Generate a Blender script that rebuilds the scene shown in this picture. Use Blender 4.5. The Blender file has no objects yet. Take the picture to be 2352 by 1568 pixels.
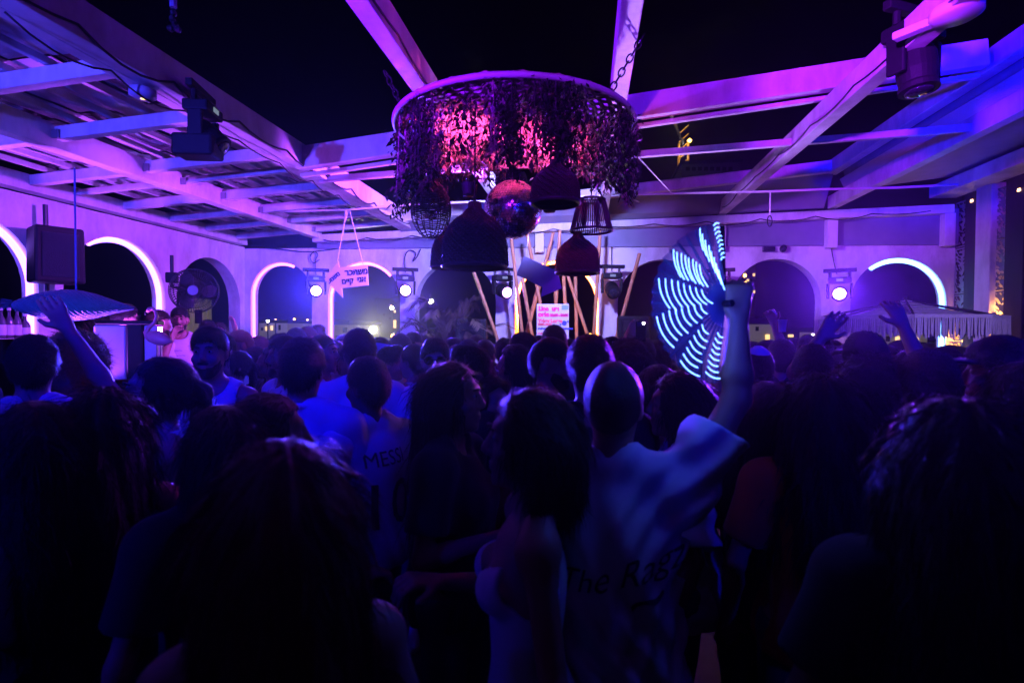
import bpy, bmesh, math, random
import numpy as np
from mathutils import Vector, Matrix
R = math.radians
random.seed(7); rng = np.random.default_rng(7)
S = bpy.context.scene
COL = S.collection

# ------------------------------------------------------------------ camera
CAM = Vector((0, 0, 1.85)); YAW, PITCH, ROLL, FPX = R(8.11), R(-1.22), R(0.3), 1225.0
_f = Vector((-math.sin(YAW)*math.cos(PITCH), math.cos(YAW)*math.cos(PITCH), math.sin(PITCH)))
_r0 = Vector((math.cos(YAW), math.sin(YAW), 0)); _u0 = _r0.cross(_f)
_r = _r0*math.cos(ROLL) + _u0*math.sin(ROLL); _u = _u0*math.cos(ROLL) - _r0*math.sin(ROLL)
cd = bpy.data.cameras.new('camera'); cam = bpy.data.objects.new('camera', cd); COL.objects.link(cam)
cam.matrix_world = Matrix(((_r.x, _u.x, -_f.x, CAM.x), (_r.y, _u.y, -_f.y, CAM.y), (_r.z, _u.z, -_f.z, CAM.z), (0, 0, 0, 1)))
cd.sensor_width = 36; cd.lens = 36*FPX/2352; cd.clip_start = 0.05; cd.clip_end = 2000
cd.dof.use_dof = True; cd.dof.focus_distance = 4.6; cd.dof.aperture_fstop = 2.4
S.camera = cam
def U(x, y, z=None, X=None, Y=None, Z=None):
    """a point of the 2352x1568 view at camera depth z or on a plane X / Y / Z"""
    d = _f + _r*((x-1176)/FPX) - _u*((y-784)/FPX)
    if z is not None: t = z
    elif X is not None: t = (X-CAM.x)/d.x
    elif Y is not None: t = (Y-CAM.y)/d.y
    else: t = (Z-CAM.z)/d.z
    return CAM + d*t

# ------------------------------------------------------------------ night sky, moon, exposure
W = bpy.data.worlds.new('World'); S.world = W; W.use_nodes = True
wn = W.node_tree; bg = wn.nodes['Background']
sky = wn.nodes.new('ShaderNodeTexSky'); sky.sky_type = 'NISHITA'; sky.sun_disc = False
sky.sun_elevation = R(-6); sky.sun_rotation = R(200)
wn.links.new(sky.outputs['Color'], bg.inputs['Color']); bg.inputs['Strength'].default_value = 0.05
S.view_settings.view_transform = 'Standard'; S.view_settings.look = 'None'
S.view_settings.exposure = 0; S.view_settings.gamma = 1
S.render.engine = 'CYCLES'
S.cycles.use_denoising = True
S.cycles.max_bounces = 5; S.cycles.diffuse_bounces = 1; S.cycles.glossy_bounces = 2
S.cycles.transmission_bounces = 4; S.cycles.transparent_max_bounces = 12; S.cycles.volume_bounces = 0
S.cycles.sample_clamp_indirect = 10; S.cycles.caustics_reflective = False; S.cycles.caustics_refractive = False
S.cycles.use_light_tree = True

# ------------------------------------------------------------------ helpers
def tag(o, label=None, cat=None, group=None, kind=None):
    if label: o['label'] = label
    if cat: o['category'] = cat
    if group: o['group'] = group
    if kind: o['kind'] = kind
    return o
def link(o, parent=None):
    COL.objects.link(o)
    if parent is not None: o.parent = parent
    return o
def empty(name, loc=(0, 0, 0), rz=0):
    o = bpy.data.objects.new(name, None); o.location = loc; o.rotation_euler = (0, 0, rz); o.empty_display_size = .1
    return link(o)
def lin(c):
    return tuple((v/12.92 if v <= .04045 else ((v+.055)/1.055)**2.4) for v in c)
_M = {}
def mat(name, col=(.5, .5, .5), rough=.6, metal=0, emit=None, strength=0, vary=.25, scale=6, bump=0, bscale=60, spec=.5, alpha=None, trans=0, sheen=0, stretch=(1, 1, 1), light=True):
    if name in _M: return _M[name]
    m = bpy.data.materials.new(name); m.use_nodes = True; nt = m.node_tree; b = nt.nodes['Principled BSDF']
    b.inputs['Roughness'].default_value = rough; b.inputs['Metallic'].default_value = metal
    b.inputs['Specular IOR Level'].default_value = spec
    if trans: b.inputs['Transmission Weight'].default_value = trans
    if sheen: b.inputs['Sheen Weight'].default_value = sheen
    tc = nt.nodes.new('ShaderNodeTexCoord'); mp = nt.nodes.new('ShaderNodeMapping'); mp.inputs['Scale'].default_value = stretch
    nt.links.new(tc.outputs['Object'], mp.inputs['Vector'])
    n = nt.nodes.new('ShaderNodeTexNoise'); n.inputs['Scale'].default_value = scale; n.inputs['Detail'].default_value = 5
    nt.links.new(mp.outputs[0], n.inputs['Vector'])
    mx = nt.nodes.new('ShaderNodeMix'); mx.data_type = 'RGBA'
    mx.inputs[6].default_value = (*[c*(1-vary) for c in col], 1); mx.inputs[7].default_value = (*[min(1, c*(1+vary*.6)) for c in col], 1)
    nt.links.new(n.outputs['Fac'], mx.inputs[0]); nt.links.new(mx.outputs[2], b.inputs['Base Color'])
    if bump:
        n2 = nt.nodes.new('ShaderNodeTexNoise'); n2.inputs['Scale'].default_value = bscale; n2.inputs['Detail'].default_value = 4
        nt.links.new(mp.outputs[0], n2.inputs['Vector'])
        bp = nt.nodes.new('ShaderNodeBump'); bp.inputs['Strength'].default_value = bump; bp.inputs['Distance'].default_value = .02
        nt.links.new(n2.outputs['Fac'], bp.inputs['Height']); nt.links.new(bp.outputs[0], b.inputs['Normal'])
    if emit:
        b.inputs['Emission Color'].default_value = (*emit, 1); b.inputs['Emission Strength'].default_value = strength
        if not light: m.cycles.emission_sampling = 'NONE'
    if alpha is not None: b.inputs['Alpha'].default_value = alpha
    _M[name] = m
    return m
class MB:
    def __init__(s): s.v = []; s.f = []
    def add(s, vs, fs):
        o = len(s.v); s.v += [tuple(v) for v in vs]; s.f += [tuple(i+o for i in f) for f in fs]; return s
    def box(s, a, b):
        (x0, y0, z0), (x1, y1, z1) = a, b
        return s.add([(x0,y0,z0),(x1,y0,z0),(x1,y1,z0),(x0,y1,z0),(x0,y0,z1),(x1,y0,z1),(x1,y1,z1),(x0,y1,z1)],
                     [(0,3,2,1),(4,5,6,7),(0,1,5,4),(1,2,6,5),(2,3,7,6),(3,0,4,7)])
    def bar(s, p, q, w, h, up=(0, 0, 1)):
        """box beam from p to q (centre line), width w, height h along up"""
        p, q = Vector(p), Vector(q); d = (q-p).normalized(); sd = d.cross(Vector(up)).normalized(); u = sd.cross(d)
        vs = [c + sd*(a*w/2) + u*(b*h/2) for c in (p, q) for a, b in ((-1,-1),(1,-1),(1,1),(-1,1))]
        return s.add(vs, [(0,1,2,3),(7,6,5,4),(4,5,1,0),(5,6,2,1),(6,7,3,2),(7,4,0,3)])
    def tube(s, pts, r, n=8, closed=False):
        pts = [Vector(p) for p in pts]; N = len(pts); rs = r if isinstance(r, (list, tuple)) else [r]*N
        rings = []; prev = None
        for i, p in enumerate(pts):
            a = pts[(i-1) % N] if (closed or i > 0) else p; b = pts[(i+1) % N] if (closed or i < N-1) else p
            d = (b-a).normalized()
            ref = prev if prev is not None else (Vector((0, 0, 1)) if abs(d.z) < .9 else Vector((1, 0, 0)))
            x = (ref - d*ref.dot(d)).normalized(); prev = x; y = d.cross(x)
            rings.append([p + (x*math.cos(2*math.pi*k/n) + y*math.sin(2*math.pi*k/n))*rs[i] for k in range(n)])
        vs = [v for rg in rings for v in rg]; fs = []
        for i in range(N if closed else N-1):
            j = (i+1) % N
            fs += [(i*n+k, i*n+(k+1) % n, j*n+(k+1) % n, j*n+k) for k in range(n)]
        if not closed: fs += [tuple(reversed(range(n))), tuple((N-1)*n+k for k in range(n))]
        return s.add(vs, fs)
    def lathe(s, prof, n=24, c=(0, 0, 0), cap=True):
        vs = []; fs = []; P = len(prof)
        for r, z in prof: vs += [(c[0]+r*math.cos(2*math.pi*k/n), c[1]+r*math.sin(2*math.pi*k/n), c[2]+z) for k in range(n)]
        for i in range(P-1): fs += [(i*n+k, i*n+(k+1) % n, (i+1)*n+(k+1) % n, (i+1)*n+k) for k in range(n)]
        if cap: fs += [tuple(reversed(range(n))), tuple((P-1)*n+k for k in range(n))]
        return s.add(vs, fs)
    def prism(s, poly, d, M=None):
        """polygon in local xz, extruded by d along y"""
        n = len(poly); vs = [Vector((x, 0, z)) for x, z in poly] + [Vector((x, d, z)) for x, z in poly]
        if M is not None: vs = [M @ v for v in vs]
        return s.add(vs, [tuple(range(n)), tuple(reversed(range(n, 2*n)))] + [((i+1) % n, i, n+i, n+(i+1) % n) for i in range(n)])
    def mesh(s, name):
        me = bpy.data.meshes.new(name); me.from_pydata(s.v, [], s.f); me.update(); return me
    def obj(s, name, m, parent=None, smooth=False, bevel=0, loc=None, rot=None):
        me = s.mesh(name); o = bpy.data.objects.new(name, me); me.materials.append(m)
        if smooth: me.shade_smooth()
        if bevel:
            md = o.modifiers.new('bevel', 'BEVEL'); md.width = bevel; md.segments = 2; md.limit_method = 'ANGLE'
        link(o, parent)
        if loc is not None: o.location = loc
        if rot is not None: o.rotation_euler = rot
        return o
def meshobj(name, me, m, parent=None):
    if m is not None and not me.materials: me.materials.append(m)
    return link(bpy.data.objects.new(name, me), parent)
def copy_tree(o, parent=None):
    c = o.copy(); link(c, parent)
    for ch in list(o.children): copy_tree(ch, c)
    return c
def aim(loc, target):
    return (Vector(target)-Vector(loc)).to_track_quat('-Z', 'Y')
def spot(name, loc, target, col, watt, deg, blend=.4, rad=.06, parent=None):
    l = bpy.data.lights.new(name, 'SPOT'); l.color = col; l.energy = watt; l.spot_size = R(deg); l.spot_blend = blend; l.shadow_soft_size = rad
    o = bpy.data.objects.new(name, l); link(o); o.location = loc; o.rotation_mode = 'QUATERNION'; o.rotation_quaternion = aim(loc, target)
    return o
def point(name, loc, col, watt, rad=.05):
    l = bpy.data.lights.new(name, 'POINT'); l.color = col; l.energy = watt; l.shadow_soft_size = rad
    o = bpy.data.objects.new(name, l); link(o); o.location = loc; return o
def text_mesh(body, size, name='lettering', shear=0, font_off=0, align='CENTER', extrude=0):
    c = bpy.data.curves.new(name, 'FONT'); c.body = body; c.size = size; c.align_x = align; c.align_y = 'CENTER'; c.shear = shear
    c.offset = font_off; c.extrude = extrude; c.resolution_u = 3
    o = bpy.data.objects.new(name, c); COL.objects.link(o)
    dg = bpy.context.evaluated_depsgraph_get(); me = bpy.data.meshes.new_from_object(o.evaluated_get(dg))
    bpy.data.objects.remove(o); bpy.data.curves.remove(c); me.materials.clear(); me.name = name
    return me
# ------------------------------------------------------------------ surfaces
def plaster(name, col, bumpk=.25):
    m = mat(name, col, .75, vary=.10, scale=1.3, bump=bumpk, bscale=18); nt = m.node_tree
    # rain streaks and scuffs in the paint
    b = nt.nodes['Principled BSDF']; src = b.inputs['Base Color'].links[0].from_socket
    tc = nt.nodes.new('ShaderNodeTexCoord'); mp = nt.nodes.new('ShaderNodeMapping'); mp.inputs['Scale'].default_value = (2.0, 2.0, .9)
    nt.links.new(tc.outputs['Object'], mp.inputs[0]); n = nt.nodes.new('ShaderNodeTexNoise'); n.inputs['Scale'].default_value = 1.3; n.inputs['Detail'].default_value = 10; n.inputs['Roughness'].default_value = .68
    nt.links.new(mp.outputs[0], n.inputs['Vector']); cr = nt.nodes.new('ShaderNodeValToRGB')
    cr.color_ramp.elements[0].position = .35; cr.color_ramp.elements[0].color = (.66, .63, .60, 1); cr.color_ramp.elements[1].position = .58; cr.color_ramp.elements[1].color = (1, 1, 1, 1)
    nt.links.new(n.outputs['Fac'], cr.inputs[0]); mx = nt.nodes.new('ShaderNodeMix'); mx.data_type = 'RGBA'; mx.blend_type = 'MULTIPLY'; mx.inputs[0].default_value = 1
    nt.links.new(src, mx.inputs[6]); nt.links.new(cr.outputs[0], mx.inputs[7]); nt.links.new(mx.outputs[2], b.inputs['Base Color'])
    return m
M_wall = plaster('white_plaster', (.74, .72, .71))
M_paint = plaster('white_painted_steel', (.72, .71, .70), .12); M_paint.node_tree.nodes['Principled BSDF'].inputs['Roughness'].default_value = .42
M_black = mat('black_plastic', (.010, .010, .012), .6, bump=.1, spec=.2)
M_dark = mat('dark_metal', (.03, .03, .035), .4, metal=.6)
M_cable = mat('black_cable', (.012, .012, .012), .55)
M_rope = mat('white_rope', (.75, .72, .68), .8, bump=.4, bscale=200)
M_floor = mat('floor_tile', (.22, .19, .17), .35, vary=.3, scale=3, bump=.1)
M_film_dark = mat('unlit_roof_film', (.03, .03, .04), .16, spec=.7, bump=.8, bscale=2.2)  # dark copy of the film for panels that look unlit
M_film_lit = mat('lit_roof_film', (.60, .58, .60), .25, spec=.6, bump=.8, bscale=2.6)  # pale copy: the lit look of some panels painted into the film

# ------------------------------------------------------------------ ground, floor
MB().box((-500, -200, -12.2), (500, 900, -12)).obj('ground', mat('night_ground', (.03, .03, .03), .9)).__setitem__('kind', 'structure')
MB().box((-7.2, -6.5, -.3), (6.8, 8.8, 0)).obj('floor', M_floor).__setitem__('kind', 'structure')

# ------------------------------------------------------------------ walls with arches
def arch_wall(name, s0, s1, zt0, zt1, arches, thick, mp, m, sill=1.0, n=20):
    """wall in (s along, z up, d depth); mp maps (s, d, z) to the room"""
    g = MB()
    top = lambda s: zt0 + (zt1-zt0)*(s-s0)/(s1-s0)
    def quad(pts, flip=False):
        vs = [mp(*p) for p in pts]; g.add(vs, [tuple(reversed(range(4))) if flip else (0, 1, 2, 3)])
    def slab(sa, sb, za0, zb0, za1, zb1):
        quad([(sa, 0, za0), (sb, 0, zb0), (sb, 0, zb1), (sa, 0, za1)]); quad([(sa, thick, za0), (sb, thick, zb0), (sb, thick, zb1), (sa, thick, za1)], True)
    edges = [s0] + [e for a in arches for e in a[:2]] + [s1]
    for i in range(0, len(edges), 2): slab(edges[i], edges[i+1], 0, 0, top(edges[i]), top(edges[i+1]))
    for a, b, zc in arches:
        r = (b-a)/2; c = (a+b)/2; zs = zc-r
        P = [(c-r*math.cos(math.pi*k/n), zs+r*math.sin(math.pi*k/n)) for k in range(n+1)]
        for (p, q) in zip(P[:-1], P[1:]):
            slab(p[0], q[0], p[1], q[1], top(p[0]), top(q[0]))
            quad([(p[0], 0, p[1]), (p[0], thick, p[1]), (q[0], thick, q[1]), (q[0], 0, q[1])])
        quad([(a, 0, sill), (a, thick, sill), (a, thick, zs), (a, 0, zs)]); quad([(b, 0, zs), (b, thick, zs), (b, thick, sill), (b, 0, sill)])
        slab(a, b, 0, 0, sill, sill); quad([(a, 0, sill), (b, 0, sill), (b, thick, sill), (a, thick, sill)])
    quad([(s0, 0, top(s0)), (s1, 0, top(s1)), (s1, thick, top(s1)), (s0, thick, top(s0))])
    quad([(s1, 0, 0), (s1, thick, 0), (s1, thick, top(s1)), (s1, 0, top(s1))])
    return g.obj(name, m)
YB, XL, TH = 8.0, -5.54, .2
BACK_ARCH = [(-5.44, -4.374), (-4.10, -2.907), (-2.66, -1.392), (-1.10, .155), (.428, 1.68), (2.02, 3.22), (3.60, 4.807)]
zc_l = U(640, 602, Y=YB).z; zc_r = U(2090, 592, Y=YB).z
crown = lambda x: zc_l + (zc_r-zc_l)*(x+4.9)/9.1
arches = [(a, b, crown((a+b)/2)) for a, b in BACK_ARCH]
zt_l, zt_r = U(563, 571, Y=YB).z, U(2185, 558, Y=YB).z
o = arch_wall('back_wall', XL-TH, 4.95, zt_l, zt_r, arches, TH, lambda s, d, z: (s, YB+d, z), M_wall)
tag(o, 'white plastered back wall with seven arches behind the crowd', 'wall')
LEFT_ARCH = [(.35, 1.7), (1.95, 3.1), (3.35, 4.704), (4.96, 6.35), (6.54, 7.88)]
zl2 = U(260, 543, X=XL).z; zl3 = U(468, 589, X=XL).z
zlt0, zlt1 = U(255, 493, X=XL), U(556, 569, X=XL)
lt = lambda y: zlt0.z + (zlt1.z-zlt0.z)*(y-zlt0.y)/(zlt1.y-zlt0.y)
la = [(a, b, zl2 if i < 4 else zl3) for i, (a, b) in enumerate(LEFT_ARCH)]
zcr = (zl2+zl3)/2
o = arch_wall('left_wall', -6.3, YB, lt(6), lt(6), [(a, b, z) for a, b, z in la], TH, lambda s, d, z: (XL-d, s, z), M_wall)
tag(o, 'white plastered wall with arches behind the bar, running away from the camera', 'wall')

# neon strips inside the arches (fraction of the arch path that is lit)
def strip(name, pts, col, strength, label, r=.022):
    m = mat('neon_'+name, (.8, .8, .8), .4, emit=col, strength=strength)
    return tag(MB().tube(pts, r, 8).obj('neon_strip', m, smooth=True), label, 'led strip', 'neon strips lining the arches')
def arch_path(a, b, zc, lo, hi, zbot=1.0, off=.03, n=60):
    """points along the arch from left foot (0) over the crown (1) to the right foot (2)"""
    r = (b-a)/2-off; c = (a+b)/2; zs = zc-(b-a)/2; out = []
    for k in range(n+1):
        t = lo+(hi-lo)*k/n
        if t < .5: out.append((c-r, zbot+(zs-zbot)*t/.5))
        elif t <= 1.5: th = math.pi*(t-.5); out.append((c-r*math.cos(th), zs+r*math.sin(th)))
        else: out.append((c+r, zs-(zs-zbot)*(t-1.5)/.5))
    return out
bw = lambda pts, d=.045: [(s, YB+d, z) for s, z in pts]
lw = lambda pts, d=.07: [(XL-d, s, z) for s, z in pts]
A_ = arches
strip('violet_first', lw(arch_path(*la[2], .85, 2)), (.26, .10, 1), 9, 'white neon strip in the arch cut by the left edge of the photo', .031)
strip('violet_second', lw(arch_path(*la[3], .83, 2)), (.26, .10, 1), 9, 'white neon strip in the arch behind the blue hanging pod lamp', .031)
strip('pink_corner', bw(arch_path(*A_[0], 0, 1.13)), (.50, .10, .95), 6.5, 'pink neon strip in the arch at the room corner')
strip('pink_second', bw(arch_path(*A_[1], 0, 1.27)), (.70, .12, .8), 5.5, 'pink neon strip in the arch behind the lettered arrow sign')
strip('amber', bw(arch_path(*A_[3], 0, 2)), (1, .22, .008), 11, 'amber neon strip in the arch behind the bamboo poles')
strip('ice', bw(arch_path(*A_[6], .80, 2)), (.14, .42, 1), 6, 'ice white neon strip in the arch behind the fringed parasol', .031)

# ------------------------------------------------------------------ roof frame over the dance floor
def xz(xd, yd, Y): p = U(xd, yd, Y=Y); return p.x, p.z
rf = tag(empty('roof_frame', (0, YB, 0)), 'white painted steel roof frame with rafters over the open dance floor', 'roof frame')
def beam(parent, name, p, q, w, h, m=M_paint, up=(0, 0, 1)):
    o = MB().bar(p, q, w, h, up).obj(name, m, bevel=.006)
    o.parent = parent; o.matrix_parent_inverse = Matrix.Translation(-Vector(parent.location)); return o
YE = 7.86
# wall plate above the parapet and its posts
pl0, pl1 = U(722, 549, Y=YE), U(2185, 481, Y=YE)
beam(rf, 'wall_plate', pl0, pl1, .14, .11)
raft = {}
for nm, (xd, yd) in dict(A=(945, 528), C=(1182, 519), D=(1384, 512), E=(1658, 494), J=(1912, 480)).items():
    x, z = xz(xd, yd, YE); raft[nm] = (x, z)
    if nm != 'A': beam(rf, 'rafter', (x, -4.5, z+.09), (x, YE+.02, z+.09), .11, .17)
for xd in (1240, 1655, 1910, 2178):
    p = U(xd, 500, Y=YE+.02); zt = pl0.z+(pl1.z-pl0.z)*(p.x-pl0.x)/(pl1.x-pl0.x)-.05
    beam(rf, 'post', (p.x, YE+.03, zt_r-.06), (p.x, YE+.03, zt), .13, .12, up=(0, 1, 0))
# upper sliding roof ring: rises from the edge beam to the high rail
xA, zA = raft['A']
kz = 2.17+1.85; kx = 3.16
hy = U(1918, 378, X=kx).y; fy = U(2300, 108, X=kx).y; zK = U(1918, 382, X=kx).z
beam(rf, 'high_rail', (kx, -4.5, zK), (kx, hy+.1, zK), .12, .17)
beam(rf, 'sloping_beam', U(905, 500, Y=hy), (kx, hy, zK), .10, .15)
pF0 = U(684, 366, Y=4.69); pF1 = U(2262, 125, Y=4.69)
beam(rf, 'sloping_beam', pF0, pF1, .10, .20); beam(rf, 'track', pF0+Vector((0, .07, -.135)), pF1+Vector((0, .07, -.135)), .05, .035)
pG0 = U(735, 413, Y=5.14); pG1 = U(2262, 292, Y=5.14)
beam(rf, 'tie_bar', pG0, pG1, .05, .06)
# clerestory over the back wall: triangular infill between plate and sloping beam, and band down to the parapet
infill = mat('pale_infill_panel', (.20, .20, .26), .5, vary=.25)
def panel(parent, name, pts, m, th=.02):
    pts = [Vector(p) for p in pts]; nrm = (pts[1]-pts[0]).cross(pts[-1]-pts[0]).normalized()*th
    n = len(pts); g = MB().add(pts+[p+nrm for p in pts], [tuple(range(n)), tuple(reversed(range(n, 2*n)))]+[((i+1) % n, i, n+i, n+(i+1) % n) for i in range(n)])
    o = g.obj(name, m); o.parent = parent; o.matrix_parent_inverse = Matrix.Translation(-Vector(parent.location)); return o
q0 = U(905, 505, Y=hy)
panel(rf, 'infill_panel', [(q0.x, hy+.02, q0.z), (kx, hy+.02, zK-.05), (kx, YE-.05, pl1.z+.05), (q0.x, YE-.05, pl0.z+.06)], infill)
panel(rf, 'infill_panel', [(pl0.x, YE+.1, zt_l-.03), (4.9, YE+.1, zt_r-.03), (4.9, YE+.1, pl1.z+.03), (pl0.x, YE+.1, pl0.z+.03)], infill)
# right side: edge beam J, ribbed sheet between J and the high rail, lintel over the right wall
xJ, zJ = raft['J']
rib = mat('ribbed_polycarbonate', (.62, .60, .55), .22, spec=.6, vary=.2, scale=3)
g = MB(); nr = 9
for k in range(nr):
    t0 = .40+.52*(k+.5)/nr
    xa, za = kx+.03+(xJ-.02-kx)*t0, zK-.08+(zJ+.17-zK+.08)*t0
    g.bar((xa, -4.3, za), (xa, hy, za), .03, .016)
o = g.obj('ribbed_sheet', rib); o.parent = rf; o.matrix_parent_inverse = Matrix.Translation(-Vector(rf.location))
panel(rf, 'backing_sheet', [(xJ+.03, -4.3, zJ+.16), (xJ+.03, hy, zJ+.16), (kx+.10, hy, zK-.06), (kx+.10, -4.3, zK-.06)], mat('grey_polycarbonate', (.22, .24, .30), .25, spec=.6), .01)
XR = 4.92
zl = U(2165, 452, X=4.72).z
beam(rf, 'lintel', (4.72, -4.5, zl+.06), (4.72, YB-.02, zl+.06), .34, .16)
panel(rf, 'roof_panel', [(xJ+.07, -4.4, zJ+.20), (4.9, -4.4, zl+.22), (4.9, 7.7, zl+.22), (xJ+.07, 7.7, zJ+.20)], mat('pale_roof_sheet', (.38, .38, .42), .45), .02)

# ------------------------------------------------------------------ pergola over the bar (left)
pg = tag(empty('pergola_roof', (xA, YB, 0)), 'white pergola roof of joists, slats and plastic film above the bar', 'pergola')
beam(pg, 'edge_beam', (xA-.02, -4.5, zA+.10), (xA-.02, YE, zA+.10), .13, .21)
beam(pg, 'edge_lip', (xA-.13, -4.5, zA+.02), (xA-.13, YE, zA+.02), .09, .05)
xB, zB = xz(731, 546, YE)
beam(pg, 'main_beam', (xB, -4.5, zB+.07), (xB, YE, zB+.07), .12, .19)
xW = XL+.08; zW = lt(6)+.02
beam(pg, 'wall_beam', (xW, -4.5, zW+.07), (xW, YE, zW+.07), .14, .16)
JY = [-2.6, -1.5, -.4, .7, 1.8, 2.93, 3.68, 4.54, 5.0, 5.60, 6.30, 6.95, 7.62]
sl = lambda x: zA+.06+(zW+.06-zA-.06)*(x-xA)/(xW-xA)     # underside height of joists
for i, y in enumerate(JY):
    thin = y in (5.0,)
    beam(pg, 'joist', (xW, y, sl(xW)+.03), (xA-.10, y, sl(xA)+.03), .05 if thin else .075, .06 if thin else .10)
bracket = mat('zinc_bracket', (.30, .30, .32), .4, metal=.8)
for i, y in enumerate(JY):
    for x in (xA-.12, xB+.085, xB-.085):
        o = MB().box((x-.03, y-.062, sl(x)-.02), (x+.03, y-.048, sl(x)+.05)).obj('joist_bracket', bracket); o.parent = pg; o.matrix_parent_inverse = Matrix.Translation(-Vector(pg.location))
bays = [(xA-.2, xB+.08), (xB-.08, xW+.1)]
slx = []
for (x0, x1) in bays:
    n = 4
    slx += [x0+(x1-x0)*(k+.5)/n for k in range(n)]
for x in slx: beam(pg, 'slat', (x, -4.3, sl(x)+.115), (x, YE-.05, sl(x)+.115), .042, .045)
xs = sorted(slx+[xA-.12, xW+.08, xB]); rr = random.Random(4)
for i in range(len(xs)-1):
    for j in range(-1, len(JY)):
        y0 = JY[j] if j >= 0 else -4.3; y1 = JY[j+1] if j+1 < len(JY) else YE-.03
        a, b = xs[i]+.004, xs[i+1]-.004; sag = .02+.05*rr.random(); N = 6; g = MB(); vs = []
        for p in range(N+1):
            for q in range(N+1):
                u_, v_ = p/N, q/N; x = a+(b-a)*u_; y = y0+.004+(y1-y0-.008)*v_
                z = sl(x)+.165+.03*((i+j) % 2)*.3 - sag*math.sin(math.pi*u_)*math.sin(math.pi*v_)*.6+.008*math.sin(9*x+5*y)
                vs.append((x, y, z))
        g.add(vs, [(p*(N+1)+q, p*(N+1)+q+1, (p+1)*(N+1)+q+1, (p+1)*(N+1)+q) for p in range(N) for q in range(N)])
        o = g.obj('film_sheet', M_film_lit if rr.random() < .78 else M_film_dark, smooth=True)
        o.parent = pg; o.matrix_parent_inverse = Matrix.Translation(-Vector(pg.location))

# ------------------------------------------------------------------ right wall: white posts, dark posts and leaf-cut lantern panels
rw = tag(empty('right_wall', (XR, YB, 0)), 'dark timber side wall with white post beside the leaf-cut panels', 'wall')
def kid(o, parent): o.parent = parent; o.matrix_parent_inverse = Matrix.Translation(-Vector(parent.location)); return o
darkwood = mat('dark_timber', (.035, .028, .025), .6, vary=.4, scale=4, bump=.3, stretch=(8, 8, .6))
kid(MB().box((XR+.18, -5, 0), (XR+.30, YB+.2, zl+.1)).obj('back_board', darkwood), rw)
yp = U(2272, 620, X=XR).y
kid(MB().box((XR-.09, yp-.14, 0), (XR+.10, yp+.12, zl)).obj('white_post', M_wall, bevel=.01), rw)
for xd, w in ((2234, .10), (2336, .14)):
    y = U(xd, 600, X=XR).y; kid(MB().box((XR-.04, y-w, 0), (XR+.12, y+w, zl-.02)).obj('dark_post', darkwood, bevel=.01), rw)

# cables strapped under the pergola edge and along the rafters
def swag(p, q, n, sag, label, r=.008, seed=0):
    p, q = Vector(p), Vector(q); rs = random.Random(seed); pts = []
    for k in range(n):
        a, b = p.lerp(q, k/n), p.lerp(q, (k+1)/n); sg = sag*rs.uniform(.4, 1.3)
        pts += [a.lerp(b, t)+Vector((0, 0, -sg*4*t*(1-t))) for t in (0, .2, .4, .6, .8)]
    return tag(MB().tube(pts+[q], r, 6).obj('cable', M_cable, smooth=True), label, 'cable', 'loose cables')
swag((xA+.055, 1.8, zA+.05), (xA+.055, 7.6, zA+.04), 9, .07, 'black cable looped along the outer face of the pergola edge beam', seed=1)
swag((xA-.08, 2.2, zA-.02), (xA-.08, 6.2, zA-.03), 7, .05, 'thin cable hanging under the pergola edge lip', .006, 2)
swag((raft['E'][0]-.06, 1.8, raft['E'][1]+.06), (raft['E'][0]-.06, 7.6, raft['E'][1]+.05), 8, .035, 'cable clipped to the side of the right rafter', .006, 3)
swag((raft['C'][0]+.06, 1.2, raft['C'][1]+.05), (raft['C'][0]+.06, 7.6, raft['C'][1]+.05), 8, .04, 'cable clipped to the side of the first open rafter', .006, 4)
swag((pl0.x+.2, YE-.09, pl0.z-.03), (pl1.x-.3, YE-.09, pl1.z-.03), 12, .05, 'black cable swagged along the wall plate above the arches', .007, 5)
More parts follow.
